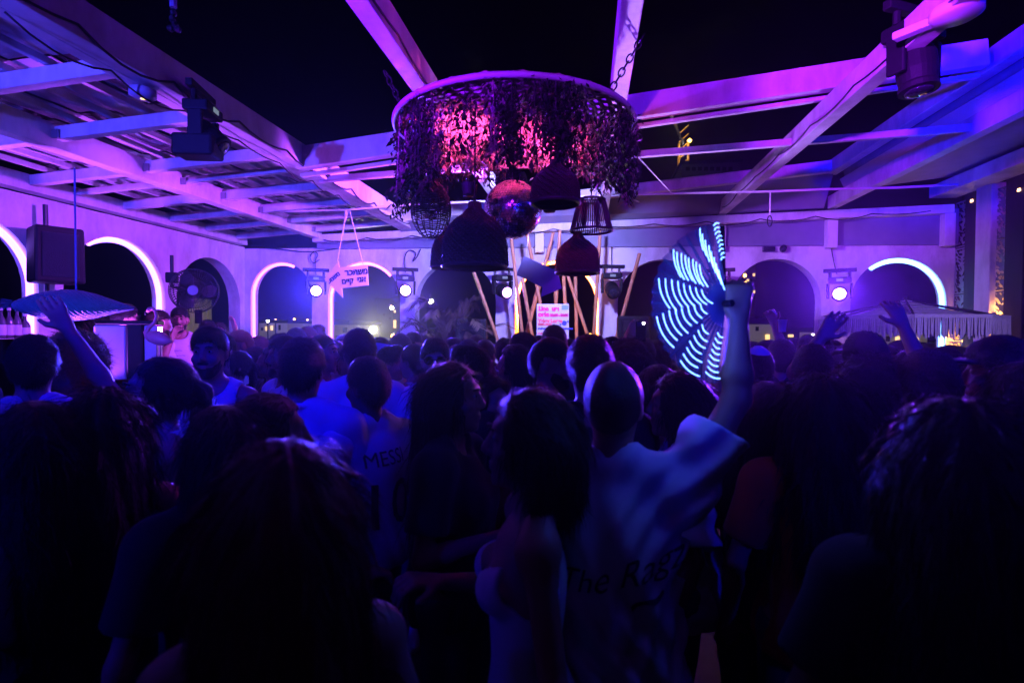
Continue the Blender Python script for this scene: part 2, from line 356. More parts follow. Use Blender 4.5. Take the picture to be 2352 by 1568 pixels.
# ------------------------------------------------------------------ stage lights
M_lens_off = mat('dark_lens', (.02, .02, .03), .08, spec=.8)
def lens_mat(name, col, strength): return mat('lens_'+name, (.8, .8, .8), .3, emit=col, strength=strength)
def moving_head(loc, target, label, lens, watt=0, col=(1, 1, 1), deg=30, k=1.0, clamp=True, grp='moving head lights on the back wall'):
    """base box on a clamp bar, yoke with two arms, barrel head with a lens"""
    t = tag(empty('moving_head_light', loc), label, 'stage light', grp)
    d = (Vector(target)-Vector(loc)).normalized(); az = math.atan2(d.x, -d.y)
    t.rotation_euler = (0, 0, az); t.scale = (k, k, k)
    el = math.asin(max(-1, min(1, d.z)))
    if clamp:
        MB().bar((-.17, .03, .285), (.17, .03, .285), .045, .045).obj('clamp_bar', M_black, t, bevel=.006)
        for s in (-1, 1): MB().tube([(s*.10, .03, .20), (s*.10, .03, .262)], .018, 8).obj('clamp', M_dark, t)
    MB().box((-.12, -.06, .13), (.12, .10, .20)).obj('base', M_black, t, bevel=.012)
    MB().box((-.035, -.066, .15), (.035, -.0605, .18)).obj('display', mat('fixture_display', (.1, .1, .1), .3, emit=(.6, .8, 1), strength=.25), t)
    for s in (-1, 1):
        MB().prism([(s*.105, -.05), (s*.130, -.05), (s*.135, .13), (s*.105, .13)], .09, Matrix.Translation((0, -.03, 0))).obj('yoke_arm', M_black, t, bevel=.008)
    h = MB().lathe([(.03, .10), (.065, .095), (.085, .05), (.088, -.03), (.080, -.09), (.085, -.10), (.085, -.125), (.066, -.128)], 24).obj('head', M_black, t, smooth=False)
    h.rotation_euler = (R(-90)-el, 0, 0) if False else (R(90)+el-R(180), 0, 0)
    # head axis: local -z points out of the lens
    h.rotation_euler = (-(math.pi/2)-el if False else -math.pi/2+el*-1 if False else 0, 0, 0)
    h.rotation_mode = 'QUATERNION'; h.rotation_quaternion = Vector((0, -math.cos(el), math.sin(el))).to_track_quat('-Z', 'Y')
    MB().lathe([(.064, -.1285), (.055, -.137), (.03, -.143), (.002, -.145)], 24).obj('lens', lens, h, smooth=True)
    if watt:
        p = Vector(loc)+d*.17*k
        spot('moving_head_beam', p, target, col, watt, deg, .5, .05)
    return t
def wash_light(loc, target, col, watt, deg, label, blend=.5):
    """par can: short barrel in a bracket"""
    t = tag(empty('wash_light', loc), label, 'stage light', 'wash lights behind the camera')
    d = (Vector(target)-Vector(loc)).normalized()
    t.rotation_mode = 'QUATERNION'; t.rotation_quaternion = d.to_track_quat('-Z', 'Y')
    MB().lathe([(.02, .16), (.08, .15), (.105, .08), (.11, -.06), (.11, -.10), (.098, -.10), (.095, -.05)], 24, cap=False).obj('barrel', M_black, t)
    MB().lathe([(.095, -.05), (.06, -.045), (.002, -.043)], 24, cap=False).obj('lens', lens_mat('wash%d' % int(col[0]*100), col, 3), t)
    for s in (-1, 1): MB().bar((s*.118, 0, 0), (s*.118, .20, 0), .01, .03, (0, 0, 1)).obj('bracket', M_dark, t)
    spot('wash_beam', Vector(loc)+d*.12, target, col, watt, deg, blend, .08)
    return t
# ------------------------------------------------------------------ moving heads along the back wall
YH = 7.62
white_lens = lens_mat('white_hot', (.22, .10, 1), 70); dim_lens = lens_mat('dim', (.6, .25, 1), 14); red_lens = lens_mat('red_rim', (1, .18, .5), 16)
def head_at(xd, yd, target, label, lens, **k):
    return moving_head(U(xd, yd, Y=YH), target, label, lens, k=1.12, **k)
head_at(726, 668, (0, 0, 1.95), 'lit moving head light beside the corner arch, first from the corner', white_lens, watt=3600, col=(.05, .03, 1), deg=28)
head_at(931, 668, (.05, .2, 2.2), 'lit moving head light between the lettered arrow sign and the wicker pendants', white_lens, watt=900, col=(.10, .03, 1), deg=42)
head_at(1155, 668, (.9, 4.6, 1.6), 'dim moving head light turned down beside the amber arch', dim_lens, watt=120, col=(.5, .12, 1), deg=40)
head_at(1405, 664, (1.0, 4.0, .6), 'switched off moving head light above the loudspeaker stack', M_lens_off)
head_at(1653, 674, (-.6, 1.6, 2.95), 'lit moving head light with a red rim glimpsed beside the light-up fan', red_lens, watt=420, col=(.40, .02, 1), deg=34)
head_at(1928, 676, (.15, .3, 2.25), 'lit moving head light throwing a violet beam beside the fringed parasol', white_lens, watt=3400, col=(.15, .02, 1), deg=22)
# lights on the roof beams
fx = U(474, 330, z=3.55)
moving_head(fx+Vector((0, 0, .05)), fx+Vector((1.2, .3, -1)), 'big black projector light hanging from the pergola edge beam', M_lens_off, k=1.0, grp='lights on the roof beams')
o = tag(MB().box((-.13, -.09, -.07), (.13, .09, .07)).obj('projector_box', M_black, bevel=.02, loc=fx+Vector((-.02, -.05, -.04)), rot=(0, 0, R(12))), 'black box projector under the pergola edge beam', 'projector')
ex = U(2105, 165, z=3.15)
moving_head(ex+Vector((0, 0, .03)), ex+Vector((.05, -.1, -1)), 'black moving head light hanging from the right rafter under the round lamp', M_lens_off, k=1.2, grp='lights on the roof beams')
rl = tag(empty('round_lamp', U(2196, 30, z=2.75)), 'round white disc lamp on the right rafter at the top edge', 'lamp')
MB().lathe([(.10, .035), (.115, .02), (.115, -.015), (.09, -.03), (.02, -.034), (.002, -.036)], 32).obj('disc', mat('lamp_plastic', (.75, .75, .78), .35), rl, smooth=True)
MB().box((-.28, -.03, -.02), (-.09, .03, .02)).obj('arm', mat('lamp_plastic', (.75, .75, .78), .35), rl, bevel=.006, rot=(0, 0, R(-50)))
dl = tag(empty('round_downlight', U(328, 214, z=3.35)), 'round downlight with a small yellow glow on the pergola edge', 'lamp')
MB().lathe([(.05, .03), (.075, .02), (.075, -.02), (.05, -.035), (.016, -.037)], 28).obj('housing', mat('grey_plastic', (.35, .35, .4), .35), dl, smooth=True)
MB().lathe([(.015, -.037), (.002, -.041)], 16).obj('bulb', lens_mat('yellow', (1, .6, .05), 3), dl)

# ------------------------------------------------------------------ hanging plant ring with pendants
RC = U(1181, 300, z=3.3); RR = .725
ring = tag(empty('plant_ring', RC), 'large round hanging ring of woven rattan trailing dark foliage', 'plant chandelier')
rattan_p = mat('pale_rattan', (.50, .34, .30), .55, vary=.3, scale=30, bump=.6, bscale=70)
MB().tube([(RR*math.cos(a), RR*math.sin(a), 0) for a in [2*math.pi*k/72 for k in range(72)]], .016, 10, closed=True).obj('rim', mat('ring_rim', (.45, .40, .42), .5), ring, smooth=True)
g = MB()                      # woven disc: rings over spokes
for q in range(1, 30):
    r = RR*q/30
    g.tube([(r*math.cos(a), r*math.sin(a), .012*math.sin(24*a+q*math.pi)+.015) for a in [2*math.pi*k/96 for k in range(96)]], .0105, 4, closed=True)
for k in range(48):
    a = 2*math.pi*k/48; g.tube([(.03*math.cos(a), .03*math.sin(a), .015), (RR*math.cos(a), RR*math.sin(a), .015)], .006, 4)
g.obj('woven_disc', rattan_p, ring, smooth=True)
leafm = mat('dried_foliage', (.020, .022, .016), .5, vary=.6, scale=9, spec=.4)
leaf_lit = mat('lit_tone_foliage', (.30, .19, .17), .5, vary=.5, scale=9)  # pale copy of the leaves, painting light onto the inner strands
def foliage(name, m, strands, seed):
    rs = np.random.default_rng(seed); V = []; F = []
    for (x, y, L, den) in strands:
        n = int(den*L); ph = rs.uniform(0, 6.28)
        t = np.sort(rs.uniform(0, 1, n))
        sway = .04*np.sin(3*t+ph)
        cx = x+sway*math.cos(ph)+rs.normal(0, .028, n)*(1-.35*t); cy = y+sway*math.sin(ph)+rs.normal(0, .028, n)*(1-.35*t); cz = -t*L+rs.normal(0, .012, n)
        a = rs.uniform(0, 6.28, n); tilt = rs.uniform(.2, 1.25, n); ln = rs.uniform(.012, .030, n)*rs.choice([1, 1, 1.6, 2.4], n); w = ln*rs.uniform(.10, .26, n)
        dx = np.cos(a)*np.cos(tilt); dy = np.sin(a)*np.cos(tilt); dz = -np.sin(tilt)
        sx = -np.sin(a); sy = np.cos(a)
        for i in range(n):
            o = len(V); p = np.array((cx[i], cy[i], cz[i])); d = np.array((dx[i], dy[i], dz[i]))*ln[i]; s_ = np.array((sx[i], sy[i], .25))*w[i]
            V += [p, p+d*.5+s_, p+d, p+d*.5-s_]; F.append((o, o+1, o+2, o+3))
        o = len(V); V += [(x-.002, y, .0), (x+.002, y, .0), (x+sway[-1]*math.cos(ph)+.002, y+sway[-1]*math.sin(ph), -L), (x+sway[-1]*math.cos(ph)-.002, y+sway[-1]*math.sin(ph), -L)] if n else []
        if n: F.append((o, o+1, o+2, o+3))
    me = bpy.data.meshes.new(name); me.from_pydata([tuple(map(float, v)) for v in V], [], F); me.update()
    o = meshobj(name, me, m, ring); o['kind'] = 'stuff'; return o
rs = random.Random(3); dk = []; pk = []
for k in range(350):
    a = rs.uniform(0, 2*math.pi); r = RR*(.97 if k < 120 else math.sqrt(rs.uniform(.05, .95)))
    x, y = r*math.cos(a), r*math.sin(a)
    zc_ = 3.3+y; yt = 758-(RC.z-1.85)/zc_*FPX; side = min(1, abs(x)/RR)
    yb = (356+92*side**1.6)+rs.gauss(0, 24); L = (yb-yt)*zc_/FPX
    if L < .04: continue
    gap = math.sin(7*a+1.1)+.7*math.sin(11*a+2.4)
    if gap > .25 and k % 8: continue
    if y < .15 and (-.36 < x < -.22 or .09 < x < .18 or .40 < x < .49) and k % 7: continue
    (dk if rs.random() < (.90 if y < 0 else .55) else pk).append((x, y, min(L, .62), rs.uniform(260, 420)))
foliage('foliage', leafm, dk, 1); foliage('lit_foliage', leaf_lit, pk, 2)
# added pink fill lamps low in the foliage, brightening the ring from inside
for (dx, dy, dz, w_, lab) in ((.20, .28, -.40, 75, 'added pink fill light low in the foliage behind the dark pendant'), (-.27, -.05, -.36, 75, 'added pink fill light low in the foliage above the largest pendant')):
    pl = tag(empty('pink_fill_light', RC+Vector((dx, dy, dz))), lab, 'stage light', 'added pink fill lights in the plant ring')
    MB().lathe([(.015, -.05), (.04, -.045), (.05, .03)], 20, cap=False).obj('barrel', M_black, pl)
    MB().lathe([(.048, .02), (.002, .015)], 20, cap=False).obj('lens', lens_mat('pink', (1, .12, .4), 10), pl)
    spot('pink_fill_beam', RC+Vector((dx, dy, dz+.04)), RC+Vector((dx*.9, dy+.12, .3)), (1, .06, .38), w_, 128, .6, .03)
def chain(p, q, label, link_=.055):
    p, q = Vector(p), Vector(q); n = max(3, int((q-p).length/(link_*.78))); t = tag(empty('chain', p), label, 'chain', 'chains holding the plant ring')
    d = (q-p)/n; qd = d.to_track_quat('Z', 'Y'); me = None
    for i in range(n):
        if me is None:
            me = MB().tube([(.016*math.cos(a), 0, link_*.5*math.sin(a)) for a in [2*math.pi*k/14 for k in range(14)]], .0045, 6, closed=True).mesh('chain_link'); me.materials.append(M_dark)
        o = meshobj('chain_link', me, None, t); sag = 0
        o.location = d*(i+.5); o.rotation_mode = 'QUATERNION'; o.rotation_quaternion = qd @ Matrix.Rotation(R(90)*(i % 2), 4, 'Z').to_quaternion()
    return t
chain(U(884, 165, z=3.02), U(927, 252, z=2.95), 'dark chain from the rafter to the camera-left rim of the plant ring')
chain(U(1479, 80, z=2.88), U(1395, 222, z=2.85), 'dark chain from the rafter to the camera-right rim of the plant ring')
chain(RC+Vector((.1, .7, .02)), RC+Vector((.16, 1.1, .42)), 'dark chain behind the plant ring')
# woven pendants
def bell(cx, ytop, ybot, wpx, z, label, m, rot=0, cord=None, neck=.16):
    p = U(cx, ybot, z=z); k = z/FPX; H = (ybot-ytop)*k; W_ = wpx*k/2
    t = tag(empty('woven_pendant', p, rot), label, 'pendant lamp', 'woven pendants under the plant ring')
    prof = [(1.0, 0), (1.02, .05), (1.0, .16), (.985, .30), (.95, .42), (.88, .53), (.76, .63), (.60, .71), (.42, .78), (.28, .84), (neck+.03, .90), (neck, 1.0)]
    nth, nz = 72, 60; V = []; F = []
    zs = np.linspace(0, 1, nz)**.9; rr_ = np.interp(zs, [b for a, b in prof], [a for a, b in prof])
    for i in range(nz):
        for j in range(nth):
            bump = .045*math.sin(i*math.pi/2+(j % 2)*math.pi+.4)*(1 if zs[i] < .9 else .2)
            dia = .03*(((i+2*j) // 4) % 2)
            r = (rr_[i]+bump+dia)*W_; a = 2*math.pi*j/nth
            V.append((r*math.cos(a), r*math.sin(a), zs[i]*H))
    F = [(i*nth+j, i*nth+(j+1) % nth, (i+1)*nth+(j+1) % nth, (i+1)*nth+j) for i in range(nz-1) for j in range(nth)]
    o_ = len(V); V += [(.97*W_*math.cos(2*math.pi*j/nth), .97*W_*math.sin(2*math.pi*j/nth), .002) for j in range(nth)]
    V += [(.80*W_*math.cos(2*math.pi*j/nth), .80*W_*math.sin(2*math.pi*j/nth), .55*H) for j in range(nth)]
    F += [(j, o_+j, o_+(j+1) % nth, (j+1) % nth) for j in range(nth)] + [(o_+j, o_+nth+j, o_+nth+(j+1) % nth, o_+(j+1) % nth) for j in range(nth)] + [tuple(o_+nth+j for j in range(nth))]
    me = bpy.data.meshes.new('shade'); me.from_pydata(V, [], F); me.update(); meshobj('shade', me, m, t)
    MB().tube([(.985*W_*math.cos(a), .985*W_*math.sin(a), 0) for a in [2*math.pi*j/48 for j in range(48)]], .012, 6, closed=True).obj('rim', m, t, smooth=True)
    top = (cord or RC.z-.02)-p.z
    MB().tube([(0, 0, H*.98), (0, 0, max(top, H+.05))], .004, 6).obj('cord', M_cable, t)
    return t
brown = mat('brown_wicker', (.20, .10, .075), .45, vary=.45, scale=40, spec=.5)
red = mat('reddish_wicker', (.34, .13, .09), .45, vary=.45, scale=40)
darkw = mat('dark_wicker', (.075, .04, .035), .5, vary=.4, scale=40)
bell(1090, 465, 612, 146, 2.95, 'largest woven bell pendant, lowest under the plant ring', brown)
bell(1027, 520, 614, 72, 3.45, 'small woven bell pendant half hidden behind the largest one', red)
bell(1275, 368, 466, 110, 2.62, 'dark woven bell pendant above the mirror ball', darkw)
bell(1326, 532, 626, 98, 3.6, 'reddish woven bell pendant below the ribbed lampshade', red)
# wire basket pendant
wb = tag(empty('wire_basket_pendant', U(990, 482, z=3.05)), 'oval wire basket pendant left of the largest woven pendant', 'pendant lamp')
a_, b_ = 46*3.05/FPX, 66*3.05/FPX; g = MB()
for k in range(14):
    th = 2*math.pi*k/14
    g.tube([(a_*math.sin(u)*math.cos(th), a_*math.sin(u)*math.sin(th), -b_*math.cos(u)) for u in np.linspace(.06, 2.7, 18)], .003, 5)
for u in np.linspace(.25, 2.7, 15):
    g.tube([(a_*math.sin(u)*math.cos(th), a_*math.sin(u)*math.sin(th), -b_*math.cos(u)+.004*math.sin(7*th)) for th in np.linspace(0, 2*math.pi, 28, endpoint=False)], .0028, 5, closed=True)
g.obj('wire_cage', darkw, wb, smooth=True)
g = MB()
for u in np.linspace(1.4, 2.7, 22): g.tube([(a_*.98*math.sin(u)*math.cos(th), a_*.98*math.sin(u)*math.sin(th), -b_*math.cos(u)) for th in np.linspace(0, 2*math.pi, 24, endpoint=False)], .004, 4, closed=True)
g.obj('woven_top', darkw, wb); MB().tube([(0, 0, b_*.9), (0, 0, .42)], .003, 6).obj('cord', M_cable, wb)
MB().lathe([(.0, -.06), (.03, -.05), (.035, -.02), (.02, .03), (.014, .07)], 16).obj('bulb', mat('clear_glass', (.9, .9, .9), .05, trans=1), wb, smooth=True)
# ribbed lampshade
ls = tag(empty('ribbed_lampshade', U(1358, 530, z=3.5)), 'flared lampshade of thin sticks above the reddish woven pendant', 'pendant lamp')
kk = 3.5/FPX; g = MB(); rb, rt, hh = 48*kk, 31*kk, 70*kk
for k in range(54):
    th = 2*math.pi*k/54; g.tube([(rb*math.cos(th), rb*math.sin(th), 0), (rt*math.cos(th), rt*math.sin(th), hh)], .0042, 5)
g.obj('stick_cage', darkw, ls)
for r_, z_ in ((rb, 0), (rt, hh)): MB().tube([(r_*math.cos(a), r_*math.sin(a), z_) for a in np.linspace(0, 2*math.pi, 40, endpoint=False)], .008, 6, closed=True).obj('hoop', darkw, ls, smooth=True)
MB().tube([(0, 0, hh), (0, 0, .95)], .003, 6).obj('cord', M_cable, ls); MB().bar((-rt, 0, hh), (rt, 0, hh), .008, .008).obj('cross_bar', darkw, ls)
# mirror ball
mbp = U(1178, 482, z=3.5); mr = 66*3.5/FPX
mb = tag(empty('mirror_ball', mbp), 'mirror ball hanging amid the woven pendants', 'mirror ball')
mirror = mat('mirror_tile', (.85, .85, .88), .20, metal=1, vary=.12, scale=3); gr = mat('mirror_grout', (.05, .05, .06), .6)
g = MB(); nl = 34; rj = random.Random(5)
for i in range(nl):
    la0, la1 = math.pi*(i+.04)/nl, math.pi*(i+.96)/nl; nn = max(3, int(2*nl*math.sin((la0+la1)/2)))
    for j in range(nn):
        lo0, lo1 = 2*math.pi*(j+.04)/nn, 2*math.pi*(j+.96)/nn
        c = Vector((math.sin((la0+la1)/2)*math.cos((lo0+lo1)/2), math.sin((la0+la1)/2)*math.sin((lo0+lo1)/2), math.cos((la0+la1)/2)))
        jit = Vector((rj.gauss(0, .045), rj.gauss(0, .045), rj.gauss(0, .045)))
        n_ = (c+jit).normalized(); vs = []
        for la_, lo_ in ((la0, lo0), (la1, lo0), (la1, lo1), (la0, lo1)):
            v = Vector((math.sin(la_)*math.cos(lo_), math.sin(la_)*math.sin(lo_), math.cos(la_)))
            vs.append((v*(c.dot(n_)/v.dot(n_)))*mr)
        g.add(vs, [(0, 1, 2, 3)])
o = g.obj('mirror_tiles', mirror, mb); o['kind'] = 'stuff'
MB().lathe([(.01*mr, -.975*mr)]+[(.975*mr*math.sin(a), -.975*mr*math.cos(a)) for a in np.linspace(.1, 3.04, 20)]+[(.01*mr, .975*mr)], 32).obj('core', gr, mb, smooth=True)
MB().tube([(0, 0, mr), (0, 0, RC.z-mbp.z)], .004, 6).obj('cord', M_dark, mb)

# ------------------------------------------------------------------ rope across the room, signs
YR = 6.35
rp = [U(x, y, Y=YR) for x, y in ((120, 489), (300, 491), (560, 488), (800, 482), (940, 470), (1180, 459), (1450, 447), (1620, 443), (1770, 440), (1890, 435), (2060, 431), (2200, 424))]
tag(MB().tube(rp, .013, 8).obj('rope', M_rope, smooth=True), 'white rope strung across the whole room from wall to wall', 'rope')
hk = tag(MB().tube([U(1769, 440, Y=YR), U(1768, 495, Y=YR)], .007, 6).obj('rope_end', M_rope), 'short rope end with a hook hanging from the long rope', 'rope')
MB().tube([U(1768+9*math.cos(a)*.6, 508+9*math.sin(a)*1.4, Y=YR) for a in np.linspace(0, 6.28, 14, endpoint=False)], .006, 6, closed=True).obj('hook', M_dark, hk)
tag(MB().tube([U(1460, 355, z=5.0), U(1545, 446, Y=YR)], .006, 6).obj('guy_line', M_rope), 'thin taut line from the tie bar down to the rope', 'rope')
pinkcard = mat('pink_card', (.74, .66, .68), .7, vary=.08); ink = mat('black_ink', (.02, .02, .025), .6)
ys = YR-.02; ctr = U(797, 636, Y=ys)
sg = tag(empty('arrow_sign', ctr), 'pink arrow sign with two lines of Hebrew lettering hanging on ropes', 'sign')
poly = [(745, 641), (777, 599), (779, 614), (843, 609), (846, 655), (785, 662), (787, 684)]
poly = [(lambda p: (p.x-ctr.x, p.z-ctr.z))(U(x, y, Y=ys)) for x, y in poly]
MB().prism(list(reversed(poly)), .02, Matrix.Translation((0, -.0, 0))).obj('board', pinkcard, sg, bevel=.003)
def sign_text(parent, s, xd, yd, size, ang, m, base, off=.006, shear=0):
    me = text_mesh(s, size, 'lettering', shear, .004); o = meshobj('lettering', me, m, parent)
    p = U(xd, yd, Y=ys); o.location = (p.x-base.x, -off, p.z-base.z); o.rotation_euler = (R(90), -R(ang), 0); return o
sign_text(sg, 'רכתשמ', 819, 625, .098, 4, ink, ctr); sign_text(sg, 'עמשמ', 767, 638, .074, 38, ink, ctr)
sign_text(sg, 'םייק', 799, 646, .090, 5, ink, ctr); sign_text(sg, 'ינא', 831, 642, .090, 4, ink, ctr)
for pts in ([(795, 483), (775, 601)], [(803, 483), (835, 611)], [(793, 483), (791, 515), (796, 483)], [(800, 484), (790, 516), (789, 530), (788, 540)]):
    o = MB().tube([U(x, y, Y=ys+.01)-ctr for x, y in pts], .006, 6).obj('cord', M_rope, sg)
ya = 5.4; ca = U(1240, 640, Y=ya)
bs = tag(empty('blank_arrow_sign', ca), 'blank lilac arrow sign pointing down to the right before the bamboo poles', 'sign')
poly = [(1203, 587), (1186, 631), (1246, 660), (1242, 682), (1291, 662), (1278, 613), (1270, 618)]
MB().prism([(lambda p: (p.x-ca.x, p.z-ca.z))(U(x, y, Y=ya)) for x, y in poly], .015).obj('board', mat('lilac_card', (.34, .34, .60), .7, vary=.06), bs, bevel=.003)
MB().tube([U(1208, 590, Y=ya)-ca, U(1222, 470, Y=ya)-ca], .003, 5).obj('string', M_rope, bs)

# ------------------------------------------------------------------ bamboo poles round the booth
bam = mat('bamboo', (.50, .24, .09), .45, vary=.35, scale=5, stretch=(6, 6, 1), bump=.2)
PO = [((1084, 612), (1143, 780)), ((1174, 546), (1200, 770)), ((1211, 538), (1241, 697)), ((1271, 534), (1248, 622)), ((1241, 640), (1211, 757)), ((1200, 640), (1218, 745)),
      ((1293, 600), (1298, 700)), ((1300, 620), (1349, 768)), ((1321, 600), (1324, 755)), ((1379, 528), (1364, 772)), ((1469, 582), (1427, 735)), ((1286, 530), (1280, 640)), ((1275, 650), (1277, 700))]
PL = ['pink lit bamboo pole leaning alone across the palm arch', 'bamboo pole leaning beside the dim moving head light', 'bamboo pole rising behind the tail of the blank arrow sign', 'short slanting bamboo pole end above the blank arrow sign', 'thick bamboo pole leaning left below the blank arrow sign', 'bamboo pole left of the line-up poster, steeper than its neighbour',
      'upright bamboo pole just behind the top of the line-up poster', 'bamboo pole slanting down right of the line-up poster', 'straight bamboo pole below the reddish woven pendant', 'tall bamboo pole standing along the amber strip', 'reddish bamboo pole leaning near the switched off light', 'bamboo pole tip beside the mirror ball', 'bamboo pole hidden mostly by the line-up poster']
for i, ((x0, y0), (x1, y1)) in enumerate(PO):
    yy = 7.15+.035*(i % 5)*2; a, b = U(x0, y0, Y=yy), U(x1, y1, Y=yy); t = b.z/(a.z-b.z); b2 = b+(b-a)*t
    pts = []; rs_ = []; n = 9
    for k in range(n):
        for dt, rr__ in ((0, .026), (.012, .0225), (.09, .0225)):
            tt = (k+dt)/n; pts.append(a+(b2-a)*tt); rs_.append(rr__)
    tag(MB().tube(pts, rs_, 8).obj('bamboo_pole', bam, smooth=True), PL[i], 'bamboo pole', 'bamboo poles round the booth')

# added uplight, unseen behind the crowd, to brighten the rafter undersides
bu = Vector((.85, 6.7, 1.15)); bt = tag(empty('rafter_fill_light', (bu.x, bu.y, 0)), 'added lilac fill light on a short stand turned up to the rafters', 'stage light')
MB().lathe([(.05, 1.02), (.10, 1.05), (.10, 1.15), (.09, 1.15), (.088, 1.10)], 20, cap=False).obj('barrel', M_black, bt); MB().lathe([(.087, 1.10), (.002, 1.095)], 20, cap=False).obj('lens', lens_mat('booth', (.6, .3, 1), 6), bt)
MB().tube([(0, 0, 0), (0, 0, 1.03)], .018, 8).obj('stand', M_dark, bt)
spot('rafter_fill_beam', bu+Vector((0, 0, .05)), (.55, 4.6, 3.8), (.42, .20, 1), 760, 62, .6, .06)
am = Vector((-.45, 6.62, .5)); at_ = tag(empty('amber_fill_light', (am.x, am.y, 0)), 'added amber fill light on the floor before the bamboo poles', 'stage light')  # added lamp, hidden by the crowd, to warm the bamboo poles
MB().lathe([(.05, .36), (.09, .38), (.09, .5), (.08, .5), (.078, .46)], 20, cap=False).obj('barrel', M_black, at_); MB().lathe([(.077, .46), (.002, .455)], 20, cap=False).obj('lens', lens_mat('amber_fill', (1, .35, .03), 5), at_); MB().lathe([(.1, 0), (.1, .02), (.02, .03), (.02, .37)], 16).obj('stand', M_dark, at_)
spot('amber_fill_beam', am+Vector((0, 0, .04)), (-.25, 7.25, 2.1), (1, .36, .03), 80, 50, .6, .05)
# ------------------------------------------------------------------ line-up poster
yp_ = 6.75; cp = U(1269, 750, Y=yp_)
po = tag(empty('lineup_poster', (cp.x, cp.y, 0)), 'hand lettered white line-up poster standing before the bamboo poles', 'poster')
p0, p1 = U(1233, 698, Y=yp_), U(1306, 805, Y=yp_)
MB().box((p0.x-cp.x, 0, p1.z-.25), (p1.x-cp.x, .015, p0.z)).obj('board', mat('poster_board', (.46, .45, .48), .6, vary=.05), po, bevel=.002)
for s in (-1, 1): MB().box((s*.15-.02, .016, 0), (s*.15+.02, .05, p1.z)).obj('leg', bam, po)
magenta = mat('magenta_marker', (.70, .02, .16), .6); coral = mat('coral_marker', (.75, .12, .12), .6); bluem = mat('blue_marker', (.02, .03, .35), .6); skyb = mat('light_blue_tape', (.12, .25, .70), .5)
def ptxt(s, xd, yd, size, m):
    me = text_mesh(s, size, 'lettering', 0, .006, 'LEFT'); o = meshobj('lettering', me, m, po); p = U(xd, yd, Y=yp_)
    o.location = (p.x-cp.x, -.004, p.z); o.rotation_euler = (R(90), 0, 0)
ptxt('Line  up:', 1237, 709, .075, magenta); ptxt('orie', 1236, 722, .085, magenta); ptxt('22:00 - 00:00', 1264, 724, .042, magenta)
ptxt('Yahav Loren', 1236, 737, .060, coral); ptxt('00:00 - 01:30', 1236, 745, .032, coral); ptxt('~~~~~  ~~~~', 1236, 754, .075, bluem); ptxt('~~~', 1236, 765, .07, coral)
q = U(1296, 742, Y=yp_)
MB().lathe([(.002, 0), (.030, 0), (.032, .003), (.002, .003)], 14).obj('candy_sticker', bluem, po, loc=(q.x-cp.x, -.001, q.z), rot=(R(90), 0, 0))
for s in (-1, 1): MB().prism([(0, 0), (s*.03, .018), (s*.03, -.012)] if s > 0 else [(0, 0), (s*.03, -.012), (s*.03, .018)], .003).obj('candy_tip', bluem, po, loc=(q.x-cp.x+s*.026, -.005, q.z+s*.012), rot=(0, -R(20), 0))
q = U(1300, 703, Y=yp_); MB().box((-.055, -.004, -.045), (.03, -.001, .012)).obj('tape', skyb, po, loc=(q.x-cp.x, 0, q.z))

# ------------------------------------------------------------------ loudspeakers
def loudspeaker(c, w, h, rz, label, stand=True):
    t = tag(empty('loudspeaker', (c.x, c.y, 0), rz), label, 'loudspeaker'); z = c.z
    MB().prism([(-w/2, 0), (w/2, 0), (w/2*.96, h), (-w/2*.96, h)], .32, Matrix.Translation((0, 0, z-h/2))).obj('cabinet', M_black, t, bevel=.025)
    MB().box((-w*.36, -.012, z-h*.40), (w*.36, -.002, z+h*.38)).obj('grille', mat('speaker_grille', (.02, .02, .03), .35, metal=.4, bump=.6, bscale=300), t, bevel=.008)
    MB().lathe([(w*.30, 0), (w*.31, -.01), (w*.33, -.012), (w*.34, 0)], 28, cap=False).obj('woofer_ring', M_dark, t, loc=(0, -.013, z-h*.12), rot=(R(90), 0, 0))
    if stand:
        MB().tube([(0, .16, z-h/2), (0, .16, .5)], .02, 8).obj('pole', M_dark, t)
        for k in range(3):
            a = 2*math.pi*k/3+.5; MB().tube([(0, .16, .55), (.42*math.cos(a), .16+.42*math.sin(a), .015)], .014, 6).obj('leg', M_dark, t)
    return t
loudspeaker(U(1081, 768, Y=6.95), .43, .42, R(8), 'black loudspeaker on a stand before the palm fronds')
loudspeaker(U(1456, 772, Y=6.95), .42, .52, R(0), 'black loudspeaker on a stand under the switched off light')
sp = loudspeaker(U(140, 585, X=XL+.42), .40, .55, R(62), 'black loudspeaker mounted high on the wall above the blue pod lamp', stand=False)
MB().tube([(0, .36, U(140, 585, X=XL+.42).z), (0, .55, U(140, 585, X=XL+.42).z+.1)], .025, 8).obj('wall_bracket', M_dark, sp)

